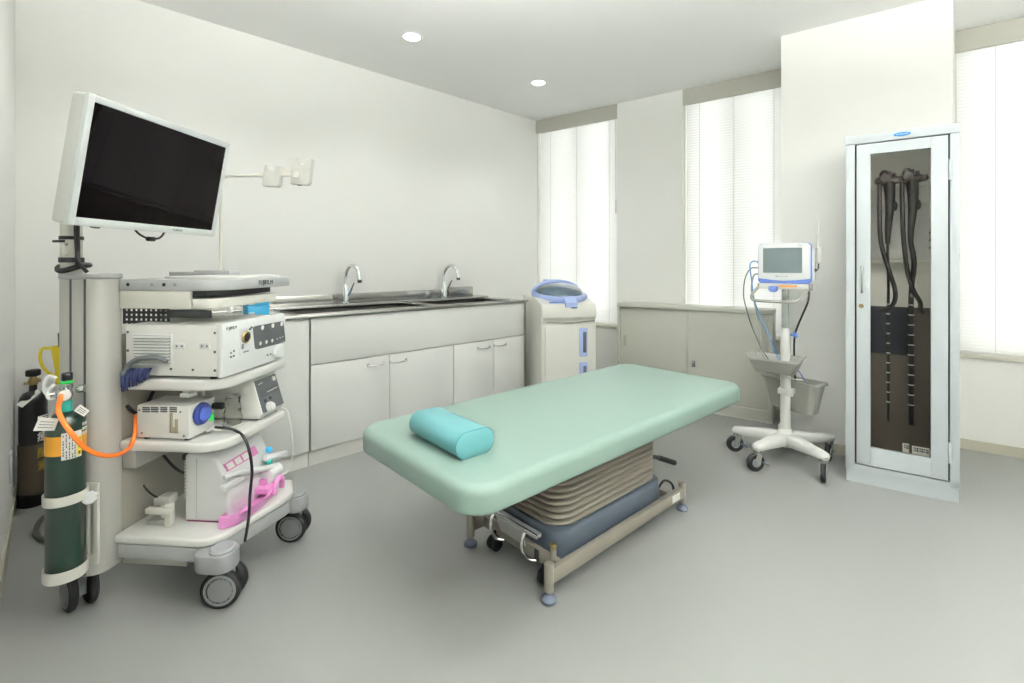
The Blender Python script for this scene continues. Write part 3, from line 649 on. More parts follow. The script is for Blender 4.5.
k = part('height_knob', B().cyl((.026, -.01, .735), (.042, -.012, .735), .006, seg=12).lathe([(.012, 0), (.016, .004), (.016, .016), (.012, .02), (0, .02)], (.042, -.012, .735), 16, (1, -.1, 0)), BLUEP, t, label='blue clamp knob')
# monitor
MF = Frame(SX, SY, 10)
mz = 1.028
t = thing('patient_monitor', 'small white patient monitor with grey screen and blue bezel on the roll stand', 'monitor', MF, (0, 0, mz))
w = .131
def mring(y, ins, z0, z1, r=.018): return [(x, y, z) for x, z in rrect(-w + ins, w - ins, z0 + ins * .6, z1 - ins * .6, r, 5)]
part('housing', B().loft([mring(-.055, .004, mz + .004, mz + .222), mring(.03, .0, mz + .002, mz + .220), mring(.085, .012, mz + .006, mz + .205), mring(.095, .03, mz + .02, mz + .19)]), WHITEP, t)
part('blue_bezel', B().loft([mring(-.060, .001, mz + .001, mz + .2225, .02), mring(-.053, -.002, mz - .001, mz + .2235, .02), mring(-.049, .0, mz, mz + .223, .02)]), BLUEP, t, label='blue rim around the front')
k = part('front_frame', B().prism([(-w + .003, mz + .026), (-w * .4, mz + .017), (0, mz + .014), (w * .4, mz + .017), (w - .005, mz + .026), (w - .004, mz + .21), (w - .016, mz + .2215), (0, mz + .226), (-w + .02, mz + .2215), (-w + .002, mz + .212)], -.072, -.058, 'y', .004), WHITEP, t)
part('screen', B().prism(rrect(-.104, .088, mz + .058, mz + .198, .003), -.0735, -.070, 'y'), LCD, k, label='dull grey screen')
b = B(); b.box(-.04, -.034, -.0728, -.0718, mz + .036, mz + .042)
b.text('NIHON KOHDEN', .0075, face_M((-.008, -.0722, mz + .039), (1, 0, 0), (0, 0, 1)), .0003)
part('maker_name', b, DKGREY, k)
part('model_mark', B().box(.066, .092, -.0726, -.0718, mz + .209, mz + .2125), MIDGREY, k)
part('connector', B().box(w - .004, w + .014, -.02, .03, mz + .06, mz + .085, .004).box(w - .004, w + .02, .0, .02, mz + .065, mz + .08, .004), BLACK, t)
part('side_module', B().box(w - .01, w + .012, -.035, .075, mz + .015, mz + .19, .006), WHITEP, t)
k = part('antenna_box', B().use(mat('antenna grey', 'C4C5C0', .45)).box(w + .014, w + .040, .0, .022, mz + .110, mz + .20, .004).box(w + .006, w + .016, .004, .018, mz + .14, mz + .165), WHITEP, t, label='pale grey antenna box')
part('antenna', B().cyl((w + .027, .011, mz + .195), (w + .027, .011, mz + .27), .008, .005, 12).cyl((w + .027, .011, mz + .268), (w + .025, .011, mz + .345), .004, .003, 10), MATS['antenna grey'], k)
part('antenna_lead', B().tube([(w + .028, .011, mz + .112), (w + .028, .0, mz + .085), (w + .018, -.01, mz + .072), (w + .008, -.008, mz + .07)], .0035, 8, 5), BLACK, k)
for i, (z, dz) in enumerate(((mz + .12, 0), (mz + .085, 0), (mz + .05, 0))): part('socket', B().cyl((-w - .012, -.01 + i * .02, z), (-w + .004, -.01 + i * .02, z), .008, seg=12), MIDGREY, t)
# cables hang from the monitor: each a thing of its own
def cable(name, pts, r, m, label, cat='cable', fr=MF, seg=8, sm=7, group=None):
    return solo(name, B().tube(pts, r, seg, sm), m, fr, pts[0], label, cat, group=group)
cable('sensor_cable', [(-w - .012, .03, mz + .05), (-w - .04, .03, mz + .035), (-w - .045, .0, mz - .05), (-.155, -.02, .90), (-.135, -.03, .80), (-.12, -.06, .72), (-.115, -.08, .645), (-.09, -.09, .60), (-.05, -.10, .585)], .0048, GREYCAB, 'thick grey sensor cable hanging from the patient monitor into the tray', group=None)
cable('sensor_cable', [(-w - .012, .01, mz + .085), (-w - .05, .0, mz + .08), (-w - .075, -.03, mz + .02), (-.21, -.05, .95), (-.19, -.06, .86), (-.165, -.07, .78), (-.13, -.085, .70), (-.10, -.10, .64), (-.07, -.11, .60)], .0036, DKGREY, 'thin dark sensor cable looping out beside the blind from the patient monitor')
cable('sensor_cable', [(-w - .012, -.01, mz + .12), (-w - .03, -.03, mz + .125), (-w - .045, -.05, mz + .10), (-w - .035, -.06, mz + .02), (-.15, -.07, .93), (-.11, -.08, .82), (-.06, -.09, .70), (-.03, -.095, .62), (-.01, -.10, .585)], .0032, BLUECAB, 'slim blue sensor cable running from the patient monitor down to the tray')
cable('power_lead', [(.115, .0, .992), (.112, -.02, .93), (.085, -.025, .85), (.06, -.02, .78), (.045, .0, .72), (.04, .03, .62), (.04, .06, .50), (.05, .09, .40), (.055, .10, .30)], .0052, BLACK, 'black power lead hanging beside the roll stand column into the bin')
cable('tube_lead', [(-.03, -.02, .562), (-.02, -.03, .53), (.01, -.034, .50), (.05, -.02, .485), (.085, .05, .47), (.09, .09, .42), (.09, .10, .30)], .0035, mat('pale cable', 'C9CAC3', .5), 'pale lead drooping from under the tray into the grey bin', cat='cable')
cable('sensor_lead', [(.02, .012, .575), (.045, .012, .55), (.075, .05, .50), (.1, .09, .42), (.1, .10, .32)], .003, BLUEP, 'short blue lead passing from behind the tray into the grey bin', cat='cable')
# ================================================================== endoscopy trolley
_o = onZ(218, 608.5, 0); CF = Frame(_o.x, _o.y, 41)
VN = -.03                                            # near side plane of the shelves
t = cart = thing('endoscopy_trolley', 'tall white and grey endoscopy trolley on four twin wheel casters', 'trolley', CF, (-.2, .2, 0))
# posts
def post(v0, v1, flip):
    r = (.012, .012, .012, .045) if not flip else (.045, .012, .012, .012)
    b = B().prism(rrect(-.462, -.322, v0, v1, r, 8), .150, 1.086, 'z', .004)
    k = part('post', b, CARTBEIGE, cart, ang=40)
    y = v0 if not flip else v1
    g = B()
    for u in (-.415, -.366): g.box(u - .0035, u + .0035, y - .0012, y + .004, .155, 1.085)
    part('groove', g, DKGREY, k)
    part('post_cap', B().prism(rrect(-.464, -.320, v0 - .002, v1 + .002, r, 8), 1.086, 1.102, 'z', .003), CARTGREY, k)
post(-.105, -.015, False); post(.330, .40, True)
part('rear_panel', B().box(-.340, -.328, -.02, .33, .24, .90), PANELD, t)
# perforated strip below the drawer housing
b = B(); u = -.300
pv = [CF.V(x, 316, .06) for x in (124, 168)]
P0, P1 = pv[0].x, pv[1].x
n = 9
for i in range(n + 1): uu = P0 + (P1 - P0) * i / n; b.box(uu - .0045, uu + .0045, .06, .063, .925, .985)
for i in range(4): z = .932 + i * .0165; b.box(P0, P1, .0598, .0632, z - .0045, z + .0045)
b.box(P1, P1 + .16, .06, .063, .948, .975)  # solid dark strip painted in for the shaded gap beside the bracket
part('perforated_strip', b, DKGREY, t, label='dark perforated bracket and a dark strip for the shaded gap')
# shelves
def slab(u0, u1, v0, v1, r): return rrect(u0, u1, v0, v1, (.022, .01, .01, r), 10)
k = part('top_tray', B().prism(slab(-.322, .030, -.035, .387, .09), 1.046, 1.083, 'z', .004), CARTGREY, t)
part('tray_mat', B().prism(slab(-.22, .015, .03, .34, .05), 1.082, 1.092, 'z', .003), CARTSH, k)
for x in (128, 152, 164, 175): q = CF.V(x, 284.8, -.035); part('rail_hole', B().cyl((q.x, -.036, 1.066), (q.x, -.0345, 1.066), .006, seg=14), BLACK if x in (128, 164) else MIDGREY, k)
q = CF.U(266, 282, .031); part('maker_name', B().text('FUJIFILM', .024, face_M((.0312, q.y, 1.065), (0, 1, 0), (0, 0, 1))), DKGREY, k)
part('drawer_housing', B().box(-.322, -.073, -.032, .33, .987, 1.046, .004), OFFW, t)
part('drawer_shadow_box', B().box(-.072, -.02, -.022, .32, 1.024, 1.046), BLACK, t, label='black panel standing in for the shade over the keyboard drawer')  # black box painted in as the shade between tray and drawer
k = part('keyboard_drawer', B().prism(slab(-.072, .008, -.030, .330, .05), .988, 1.020, 'z', .004), OFFW, t, label='off white pull out keyboard drawer')
part('drawer_latch', B().prism([(.05, .99), (.075, .99), (.0625, .968)], -.01, .004, 'x', .001), WHITEP, k)
part('upper_shelf', B().prism(slab(-.322, .032, -.035, .352, .09), .720, .758, 'z', .010, 4), CARTSH, t)
part('middle_shelf', B().prism(slab(-.322, .034, -.035, .345, .09), .520, .553, 'z', .010, 4), CARTSH, t)
part('shelf_bracket', B().box(-.326, -.28, -.015, .30, .455, .520, .002), CARTBEIGE, t)
# base
def base_outline(o):
    near = rrect(-.325 - o, .03 + o, -.046 - o, .30, (.01, .01, .01, .075), 10)
    pts_ = [p for p in near if p[1] < .1]                    # rounded near corner, then the slanted front edge
    return [(-.325 - o, .392 + o)] + pts_ + [(.085 + o, .255), (.085 + o, .30), (.03, .392 + o)]
part('base_rim', B().prism(base_outline(-.003), .174, .221, 'z', .003), CARTGREY, t)
part('base_shelf', B().prism(base_outline(.002), .222, .250, 'z', .009, 3), CARTSH, t)
part('ballast_box', B().box(-.34, -.11, .0, .34, .130, .174, .003), CARTBEIGE, t)
def pod(u, v):
    k = part('caster_pod', B().prism(rrect(u - .075, u + .050, v - .046, v + .046, .040, 8), .166, .222, 'z', .006), PODG, cart)
    part('pod_disc', B().lathe([(.038, 0), (.038, .006), (.032, .011), (0, .012)], (u + .006, v, .222), 28), MIDGREY, k)
_a, _b = CF.Z(221, 548, .226), CF.Z(296, 493, .226); pod(_a.x, _a.y + .0); pod(_b.x - .006, _b.y)
def caster(u, v, a, r=.066):
    a = R(a); ax = Vector((-math.sin(a), math.cos(a), 0)); fx = Vector((math.cos(a), math.sin(a), 0)); c = Vector((u, v, r))
    k = part('caster', B().box(-.013, .013, -.03, .03, r - .02, .17, .004, M=Matrix.Translation((u, v, 0)) @ Matrix.Rotation(a + math.pi / 2, 4, 'Z')).cyl(c - ax * .03, c + ax * .03, .012, seg=16).cyl((u, v, .13), (u, v, .168), .026, seg=20), MIDGREY, cart)
    for s in (-1, 1):
        m = part('wheel', B().lathe([(.035, -.013), (r - .008, -.013), (r, -.007), (r, .008), (r - .008, .013), (.035, .013)], c + ax * .026 * s, 36, ax * s), RUBBER, k)
        m2 = part('wheel_cover', B().lathe([(0, .014), (.036, .0145), (.037, .013), (.042, .013), (.043, .0145), (r - .012, .0135), (r - .010, .008), (0, .008)], c + ax * .026 * s, 36, ax * s), mat('wheel cover grey', '8B8D8E', .45), k)
caster(.000, .032, 14, .062); caster(.026, .410, 8, .060)
caster(-.468, -.028, -30, .064); caster(-.42, .36, 30)
part('brake_tab', B().box(-.085, -.05, .0, .03, .115, .126, .004), WHITEP, t)
# monitor pole on top, with bundled cables strapped to it
q = CF.V(71.5, 270, -.07); pu = q.x; ph = (CF.V(80.5, 250, -.07).x - CF.V(62.5, 250, -.07).x) / 2
zy = lambda y: CF.V(71.5, y, -.09).z
part('monitor_pole', B().cyl((pu, -.07, 1.10), (pu, -.07, 1.40), .0275, seg=28), OFFW, t)
b = B()
for y in (244.5, 255): b.cyl((pu + .010, -.0935, zy(y)), (pu + .011, -.096, zy(y)), .0045, seg=14)
part('pole_bolt', b, NICKEL, t)
for y0, y1, e_ in ((257.5, 262.5, .004), (236, 239.5, .003)): part('cable_strap', B().lathe([(.0277, 0), (.0277 + e_, 0), (.0277 + e_, zy(y0) - zy(y1)), (.0277, zy(y0) - zy(y1)), (.0277, 0)], (pu, -.07, zy(y1)), 30), BLACK, t)
part('strap_tail', B().box(pu - .034, pu + .01, -.1005, -.0985, zy(242.5), zy(240), .001), BLACK, t)
part('cable_coil', B().tube([(pu - ph - .006, -.075, 1.124), (pu - .012, -.100, 1.113), (pu + .016, -.102, 1.114), (pu + ph + .012, -.082, 1.126), (pu + ph + .004, -.045, 1.130), (pu - ph, -.045, 1.130)], .0085, 10, 5, True), BLACK, t)
cx0 = CF.V(78, 240, -.095).x
part('bundled_cable', B().tube([(cx0, -.095, 1.35), (cx0 - .001, -.095, 1.24), (cx0 + .002, -.097, 1.19), (cx0 + .004, -.098, 1.15), (cx0 + .010, -.095, 1.13), (cx0 + .022, -.085, 1.106)], .0055, 10, 5).tube([(cx0 - .009, -.094, 1.35), (cx0 - .009, -.094, 1.24), (cx0 - .003, -.096, 1.17), (cx0, -.098, 1.13)], .005, 10, 5), BLACK, t)
# scope hanger: pole, bent arm, two forked hooks
HD = 1.93; q = CF.loc(atD(221, 270, HD)); hu, hv = q.x, q.y
e = CF.loc(atD(312, 174, HD)) - CF.loc(atD(221, 174, HD)); e.z = 0; ed = e.normalized(); hz = CF.loc(atD(250, 176, HD)).z
hp = lambda d, z, s=0: Vector((hu, hv, 0)) + ed * d + Vector((-ed.y, ed.x, 0)) * s + UP * z
part('hanger_pole', B().tube([hp(0, 1.085), hp(0, 1.30), hp(0, hz - .035), hp(.006, hz - .012), hp(.03, hz), hp(.08, hz + .001), hp(.315, hz + .003)], .0065, 12, 6).cyl(hp(0, 1.085), hp(0, 1.112), .016, seg=18), OFFW, t)
part('pole_plate', B().box(hu - .09, hu + .06, hv - .035, hv + .03, 1.083, 1.108, .003), CARTGREY, t)
q0 = hp(.155, hz + .012); q1 = hp(.285, hz + .045)
part('hanger_beam', B().loft([[tuple(hp(d, z + s2, s1)) for s1, s2 in ((-.004, -.010), (.004, -.010), (.004, h), (-.004, h))] for d, z, h in ((.155, hz + .004, .006), (.325, hz + .02, .026))]), OFFW, t)
def hook(d, dz, w, hh):
    k = part('hanger_hook', B().prism([(-w, -hh), (w * .75, -hh * 1.1), (w, -hh * .9), (w * 1.25, hh), (w * .55, hh), (w * .35, hh * .55), (-w * .15, hh * .5), (-w * .35, hh * 1.15), (-w * .75, hh * 1.1), (-w, 0)], -.016, .016, 'y', .004,
        M=Matrix.Translation(hp(d, hz + dz)) @ Matrix.Rotation(math.atan2(ed.y, ed.x) , 4, 'Z')), mat('hanger hook grey', 'C6C6C0', .45), cart)
    return k
hook(.208, -.002, .033, .040); k = hook(.325, .016, .038, .050)
part('hook_knob', B().lathe([(.012, 0), (.014, .003), (.012, .008), (0, .009)], hp(.315, hz, -.018), 18, tuple(Vector((ed.y, -ed.x, 0)))), OFFW, k)
part('end_cap', B().cyl(hp(.318, hz - .038), hp(.318, hz - .030), .010, seg=16), BLACK, k)
# cylinder bracket on the near post
gr = .0475; gc = (CF.V(66.5, 500, -.16).x, -.162)
zt = lambda y: CF.V(66, y, -.20).z
for y0, y1 in ((573, 583), (497.5, 507)):
    part('bracket_ring', B().lathe([(gr + .001, 0), (gr + .005, 0), (gr + .005, zt(y0) - zt(y1)), (gr + .001, zt(y0) - zt(y1)), (gr + .001, 0)], (gc[0], gc[1], zt(y1)), 40), OFFW, t)
zr = zt(583); b = B()
xa, xb = CF.V(86, 520, -.112).x, CF.V(95.5, 520, -.112).x
for u in (xa, xb): b.box(u - .009, u + .009, -.114, -.1055, zr, CF.V(90, 484, -.11).z, .001)
b.box(xa - .009, xb + .009, -.1125, -.1055, zr, zr + .03, .001).box(xa - .009, xb + .009, -.1125, -.1055, zt(507), zt(497), .001)
b.lathe([(0, 0), (gr + .004, 0), (gr + .004, .004), (0, .004)], (gc[0], gc[1], zr - .004), 40)
part('cylinder_bracket', b, OFFW, t, label='off white bracket for the gas cylinder')
q = CF.V(91, 496, -.13); b = B().cyl((q.x, -.112, q.z), (q.x, -.134, q.z), .006, seg=12)
pts = [(.0175 if i % 2 else .0155, i) for i in range(16)]
b.prism([(1.15 * r_ * math.cos(2 * math.pi * i / 16), 1.15 * r_ * math.sin(2 * math.pi * i / 16)) for r_, i in pts], -.007, .007, 'y', .003, M=Matrix.Translation((q.x + .004, -.140, q.z)) @ Matrix.Rotation(R(40), 4, 'Z'))
part('clamp_knob', b, WHITEP, t)

# ---- green oxygen cylinder standing in the bracket
gz = zr; hs = zt(430) - gz; ht = zt(415) - gz            # height of the straight wall and of the shoulder
t = thing('oxygen_cylinder', 'dark green oxygen cylinder with amber band strapped to the trolley', 'gas cylinder', CF, (gc[0], gc[1], gz))
prof = [(0, .004), (.03, .001), (gr - .008, .004), (gr - .001, .014), (gr - .001, hs)] + [((gr - .001) * math.cos(R(a)) ** .8 if a < 76 else .014, hs + (ht - hs) * math.sin(R(a))) for a in (15, 30, 45, 60, 72, 80)]
part('tank', B().lathe([(r_, z) for r_, z in prof], (gc[0], gc[1], gz), 48), GREENT, t, ang=50)
part('amber_band', B().lathe([(gr - .0005, zt(456.5) - gz), (gr, zt(456.4) - gz), (gr, zt(437.1) - gz), (gr - .0005, zt(437) - gz)], (gc[0], gc[1], gz), 48), AMBER, t, label='amber band')
part('neck_collar', B().lathe([(.015, ht - .003), (.015, ht + .031), (.012, ht + .033)], (gc[0], gc[1], gz), 24), TEAL, t, label='teal neck collar')
va = math.atan2(-gc[1] - 0, 0)
cd = CF.loc(Vector((0, 0, 0))) - Vector((gc[0], gc[1], 0)); cd.z = 0; cd.normalize(); cs = Vector((-cd.y, cd.x, 0))   # towards the room, and sideways
gp = lambda a, s, z: Vector((gc[0], gc[1], gz)) + cd * a * .8 + cs * s * .8 + UP * (ht + (z - .445) * .78)
def arcsheet(a0, a1, z0, z1, r_):
    P = [[tuple(Vector((gc[0], gc[1], gz)) + cd * (rr_ * math.cos(R(a))) + cs * (rr_ * math.sin(R(a))) + UP * z) for rr_, z in ((r_, z0), (r_ + .0008, z0), (r_ + .0008, z1), (r_, z1))] for a in [a0 + (a1 - a0) * i / 10 for i in range(11)]]
    return B().loft(P)
k = part('data_label', arcsheet(-12, 46, zt(461) - gz, zt(434) - gz, gr), PAPER, t, label='white printed label with yellow warning stripe')
part('warning_stripe', arcsheet(30, 44, zt(459) - gz, zt(440) - gz, gr + .0008), YELLOW, k)
b = B()
lz0_ = zt(460) - gz; ls_ = (zt(435) - gz - lz0_) / 9
for i, a in enumerate((-8, 0, 8, 16, 23)):
    for j in range(9):
        if (i * 5 + j * 3) % 7: z = lz0_ + j * ls_; bb = arcsheet(a, a + 2.6, z, z + ls_ * (.55 + .2 * ((i + j) % 2)), gr + .0009); tmp = bpy.data.meshes.new('x'); bb.bm.to_mesh(tmp); bb.bm.free(); b.bm.from_mesh(tmp); bpy.data.meshes.remove(tmp)
for j in range(3): z = lz0_ + .006 + j * .019; bb = arcsheet(34, 40, z, z + .009, gr + .0018); tmp = bpy.data.meshes.new('x'); bb.bm.to_mesh(tmp); bb.bm.free(); b.bm.from_mesh(tmp); bpy.data.meshes.remove(tmp)
b.use(INK); part('print', b, INK, k)
# regulator
k = part('regulator', B().lathe([(.010, .0), (.014, .004), (.014, .035), (.017, .04), (.017, .05), (.011, .056)], tuple(gp(0, 0, .483)), 24).cyl(gp(.0, 0, .508), gp(.034, -.006, .512), .018, seg=28, bev=.003).cyl(gp(-.01, .03, .52), gp(.0, .055, .522), .012, seg=20, bev=.003).cyl(gp(0, -.03, .515), gp(.0, -.052, .515), .007, seg=14), NICKEL, t, label='silver regulator')
part('handwheel', B().cyl(gp(0, 0, .556), gp(0, 0, .566), .010, seg=12).cyl(gp(0, .004, .562), gp(0, .004, .592), .0135, seg=10, bev=.003), BLACK, k)
part('green_collar', B().cyl(gp(0, .002, .553), gp(0, .002, .562), .015, seg=16), GREENSW, k)
part('gauge', B().lathe([(.014, 0), (.0155, .003), (.014, .006), (0, .006)], gp(.034, -.004, .512), 26, tuple(cd)), PAPER, k)
part('handle_loop', B().tube([gp(-.0, -.015, .50), gp(.0, -.048, .515), gp(.0, -.060, .550), gp(.0, -.048, .585), gp(.0, -.026, .575)], .005, 8, 5).tube([gp(.01, -.012, .50), gp(.012, -.042, .50), gp(.012, -.05, .53), gp(.01, -.030, .555)], .005, 8, 5), WHITEP, k)
for pts, l in (([gp(.070, -.085, .405), gp(.078, -.030, .395), gp(.070, -.018, .435), gp(.062, -.070, .45)], 'creased white paper tag'), ([gp(.045, .022, .45), gp(.06, .05, .425), gp(.052, .066, .443), gp(.04, .04, .47)], 'small folded paper tag')):
    k2 = part('paper_tag', B().quad(pts, .0012), PAPER, t, label=l)
    b = B()
    for i in range(3):
        f = .25 + i * .22; a_, b_ = Vector(pts[0]).lerp(Vector(pts[3]), f), Vector(pts[1]).lerp(Vector(pts[2]), f); n_ = (Vector(pts[1]) - Vector(pts[0])).cross(Vector(pts[3]) - Vector(pts[0])).normalized()
        if n_.dot(cd) < 0: n_ = -n_
        b.tube([a_.lerp(b_, .15) + n_ * .001, a_.lerp(b_, .85) + n_ * .001], .0008, 4, 0)
    part('print', b, INK, k2)
part('tag_string', B().tube([gp(.03, -.02, .50), gp(.05, -.035, .46), gp(.055, -.042, .437)], .0015, 6, 4), PAPER, t)
b = B()
for i in range(9):
    a0 = 44 + (i % 3) * 11; z = hs - .03 + (i // 3) * .014; bb = arcsheet(a0 + 6, a0 + 14, z, z + .009, gr); tmp = bpy.data.meshes.new('x'); bb.bm.to_mesh(tmp); bb.bm.free(); b.bm.from_mesh(tmp); bpy.data.meshes.remove(tmp)
part('white_print', b, PAPER, t, label='white print on the shoulder')
# orange hose
m0 = CF.V(136, 412, .06)
solo('oxygen_hose', B().tube([gp(.03, -.012, .512), gp(.066, -.014, .508), gp(.078, -.020, .47), CF.V(63, 421, -.225), CF.V(72, 434, -.225), CF.V(84, 447, -.20), CF.V(101, 455, -.16), CF.V(118, 454.5, -.12), CF.V(130, 447, -.05), CF.V(135, 433, -.02), CF.V(136, 418, .01), CF.V(136.5, 411, .05)], .0066, 14, 6), ORANGE, CF, gp(.03, -.012, .512), 'bright orange rubber hose looping from the green cylinder to the trolley', 'hose')

# ---- large light source on the upper shelf
LZ0 = .768
t = thing('light_source', 'large white endoscopy light source with dark touch panel on the upper shelf', 'medical device', CF, (-.15, .165, .757))
k = part('casing', B().prism([(-.302, LZ0), (.024, LZ0), (.026, .934), (-.302, .934)], -.030, .318, 'y', .006, 2), CASEW, t)
for u in (-.27, -.01):
    for v in (.0, .29): part('rubber_foot', B().cyl((u, v, .758), (u, v, LZ0 + .002), .014, seg=14), RUBBER, t)
gu0, gu1 = CF.V(133, 340, -.03).x, CF.V(173, 340, -.03).x; gzt, gzb = CF.V(150, 334, -.03).z, CF.V(150, 366, -.03).z
b = B().box(gu0, gu1, -.0335, -.0295, gzb, gzt, .001)
for i in range(10):
    z = gzb + .008 + (gzt - gzb - .016) * i / 9
    b.loft([[(gu0 + .008, -.033, z - .0025), (gu0 + .008, -.0405, z - .0038), (gu0 + .008, -.033, z + .0022)], [(gu1 - .008, -.033, z - .0025), (gu1 - .008, -.0405, z - .0038), (gu1 - .008, -.033, z + .0022)]])
part('vent_grille', b, WHITEP, t)
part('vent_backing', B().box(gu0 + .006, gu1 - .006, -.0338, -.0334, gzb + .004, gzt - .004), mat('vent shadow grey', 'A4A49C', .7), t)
b = B()
for x, y in ((128, 332), (128, 350.5), (150, 369), (171, 369), (193, 369.8), (215, 370.5), (215, 352), (215, 333)): q = CF.V(x, y, -.03); b.cyl((q.x, -.0315, q.z), (q.x, -.0295, q.z), .0042, seg=10)
part('screw', b, DKGREY, t)
for x in (180, 205):
    q = CF.V(x, 346, -.03); k2 = part('side_latch', B().box(q.x - .018, q.x + .018, -.0325, -.0295, q.z - .010, q.z + .010, .002), WHITEP, t)
    part('latch_pin', B().cyl((q.x - .009, -.0335, q.z), (q.x - .009, -.032, q.z), .003, seg=8).cyl((q.x + .009, -.0335, q.z), (q.x + .009, -.032, q.z), .003, seg=8), DKGREY, k2)
# front panel, leaning back slightly
fp = part('front_panel', B().prism([(.020, LZ0 - .002), (.036, LZ0 - .002), (.040, LZ0 + .03), (.044, .925), (.038, .940), (.020, .940)], -.033, .322, 'y', .006, 3), WHITEP, t)
def FPx(x, y):                                       # a pixel on the panel face
    q = CF.U(x, y, .042); u = .0402 + (q.z - LZ0 - .03) * .030; return Vector((u, q.y, q.z))
fr_ = Vector((0, 1, 0)); fu = Vector((.03, 0, 1)).normalized(); fn = Vector((1, 0, -.03)).normalized()
def onface(pts, th, mname, m, par, lbl=None):
    return part(mname, B().loft([[Vector(p) + fn * -.002 for p in pts], [Vector(p) + fn * th for p in pts]]), m, par, label=lbl)
def roundq(c, n=4, f=.10):
    out = []
    for i in range(4):
        a, b_, d = c[i - 1], c[i], c[(i + 1) % 4]; p0 = b_.lerp(a, f); p1 = b_.lerp(d, f)
        for j in range(n + 1): s = j / n; out.append(p0.lerp(b_, s).lerp(b_.lerp(p1, s), s))
    return out
TPc = [FPx(252.2, 326.5), FPx(282.5, 321), FPx(285.5, 342), FPx(255.2, 349.8)]
tp = onface(roundq(TPc), .0015, 'touch_panel', DKGREY, fp, 'dark touch panel with round keys')
bl = lambda s, h: TPc[3].lerp(TPc[2], s).lerp(TPc[0].lerp(TPc[1], s), h)
b = B()
for s, h, r_ in ((.28, .88, .0085), (.62, .88, .0085), (.93, .88, .0085)): c = bl(s, h); b.cyl(c, c + fn * .0025, r_, seg=18)
for s, h, r_ in ((.17, .22, .007), (.36, .22, .007), (.55, .22, .007), (.72, .24, .003), (.82, .26, .003), (.92, .28, .003)): c = bl(s, h); b.lathe([(r_ * .7, 0), (r_, .0008), (r_, .002), (r_ * .7, .002)], c, 18, fn)
part('key', b, PAPER, tp)
part('socket_plate', B().loft([[p + fn * -.002 for p in roundq([FPx(238.5, 329), FPx(251, 327), FPx(252, 352), FPx(239.5, 356)], 4, .12)], [p + fn * .002 for p in roundq([FPx(238.5, 329), FPx(251, 327), FPx(252, 352), FPx(239.5, 356)], 4, .12)]]), WHITEP, fp)
c = FPx(244.6, 337); sk = part('scope_socket', B().lathe([(.020, 0), (.021, .006), (.018, .010), (.015, .004), (0, .004)], c, 28, fn), BRASS, fp, label='brass scope socket')
part('socket_hole', B().cyl(c + fn * .002, c + fn * .0085, .0145, seg=22), BLACK, sk)
part('socket_mark', B().tube([c + Vector((.006, .018, .024)), c + Vector((.006, .030, .030))], .004, 6, 0).tube([FPx(242, 344) + fn * .003, FPx(241.5, 349) + fn * .003], .0035, 6, 0), DKGREY, fp)
part('knob', B().lathe([(.026, 0), (.026, .010), (.022, .014), (0, .015)], FPx(278, 351), 28, fn), WHITEP, fp)
b = B(); qn = FPx(230.8, 328)
b.text('FUJIFILM', .014, face_M(qn + fn * .0008, fr_, fu), .0004).box(qn.x - .001, qn.x + .0012, FPx(243, 352).y, FPx(248, 352).y, FPx(245, 352).z, FPx(245, 352).z + .003)
for x, y in ((231, 353), (234, 351), (231, 357), (234, 356), (268, 355), (271, 354)): q = FPx(x, y); b.box(q.x - .001, q.x + .0012, q.y - .003, q.y + .003, q.z - .003, q.z + .003)
part('maker_name', b, DKGREY, fp)

# ---- mop duster lying over the upper shelf edge
q0 = CF.V(125, 372, -.05)
t = thing('duster', 'grey handled duster with navy blue yarn head on the upper shelf', 'duster', CF, (q0.x, -.06, .757))
hd = [CF.V(x, y, -.052) for x, y in ((126, 371), (129, 365), (137, 359.5), (148, 357.5), (158, 357.8), (167, 361.5))]
part('handle', B().tube(hd, (.0085, .0065), 12, 6).ball(hd[0] + Vector((-.004, 0, -.006)), (.013, .014, .010)), MOPG, t)
b = B()
rnd = random.Random(3)
for i in range(90):
    s = rnd.random(); p = CF.V(122 + 27 * s, 372 + 1.0 * math.sin(3 * s), -.040 - .022 * rnd.random())
    L = (.056 - .042 * s) * (.7 + .5 * rnd.random()); dx = (rnd.random() - .4) * .012
    b.tube([p + Vector((0, .01, .012)), p, p + Vector((dx * .5, -.004, -L * .5)), p + Vector((dx, -.003 * rnd.random(), -L))], .0022, 5, 3)
part('yarn_head', b, NAVY, t)

# ---- pump box with the blue dial on the middle shelf
SZ3 = .553
q = [CF.V(137, 403.6, -.02), CF.V(189, 438, -.02)]
au0, au1, az0, az1 = q[0].x, CF.V(189, 420, -.02).x, SZ3 + .008, .668
av1 = CF.U(213.8, 412, -.088).y
t = thing('insufflator', 'small pale grey steel box with blue dial and green switch on the middle shelf', 'medical device', CF, ((au0 + au1) / 2, .08, SZ3))
part('casing', B().box(au0, au1, -.02, av1, az0, az1, .003), CASEW, t)
for u in (au0 + .02, au1 - .02):
    for v in (0, av1 - .02): part('rubber_foot', B().cyl((u, v, SZ3), (u, v, az0), .01, seg=12), RUBBER, t)
b = B()
for x0, x1 in ((142.5, 150), (151, 158.5), (160.5, 167.5), (169.5, 177)):
    for y in (407.6, 409.4, 411.4): a_ = CF.V(x0, y, -.02); c_ = CF.V(x1, y, -.02); b.box(a_.x, c_.x, -.0208, -.019, a_.z - .0022, a_.z + .0022)
part('vent', b, DKGREY, t)
a_ = CF.V(170.5, 412.5, -.02); c_ = CF.V(178, 433, -.02)
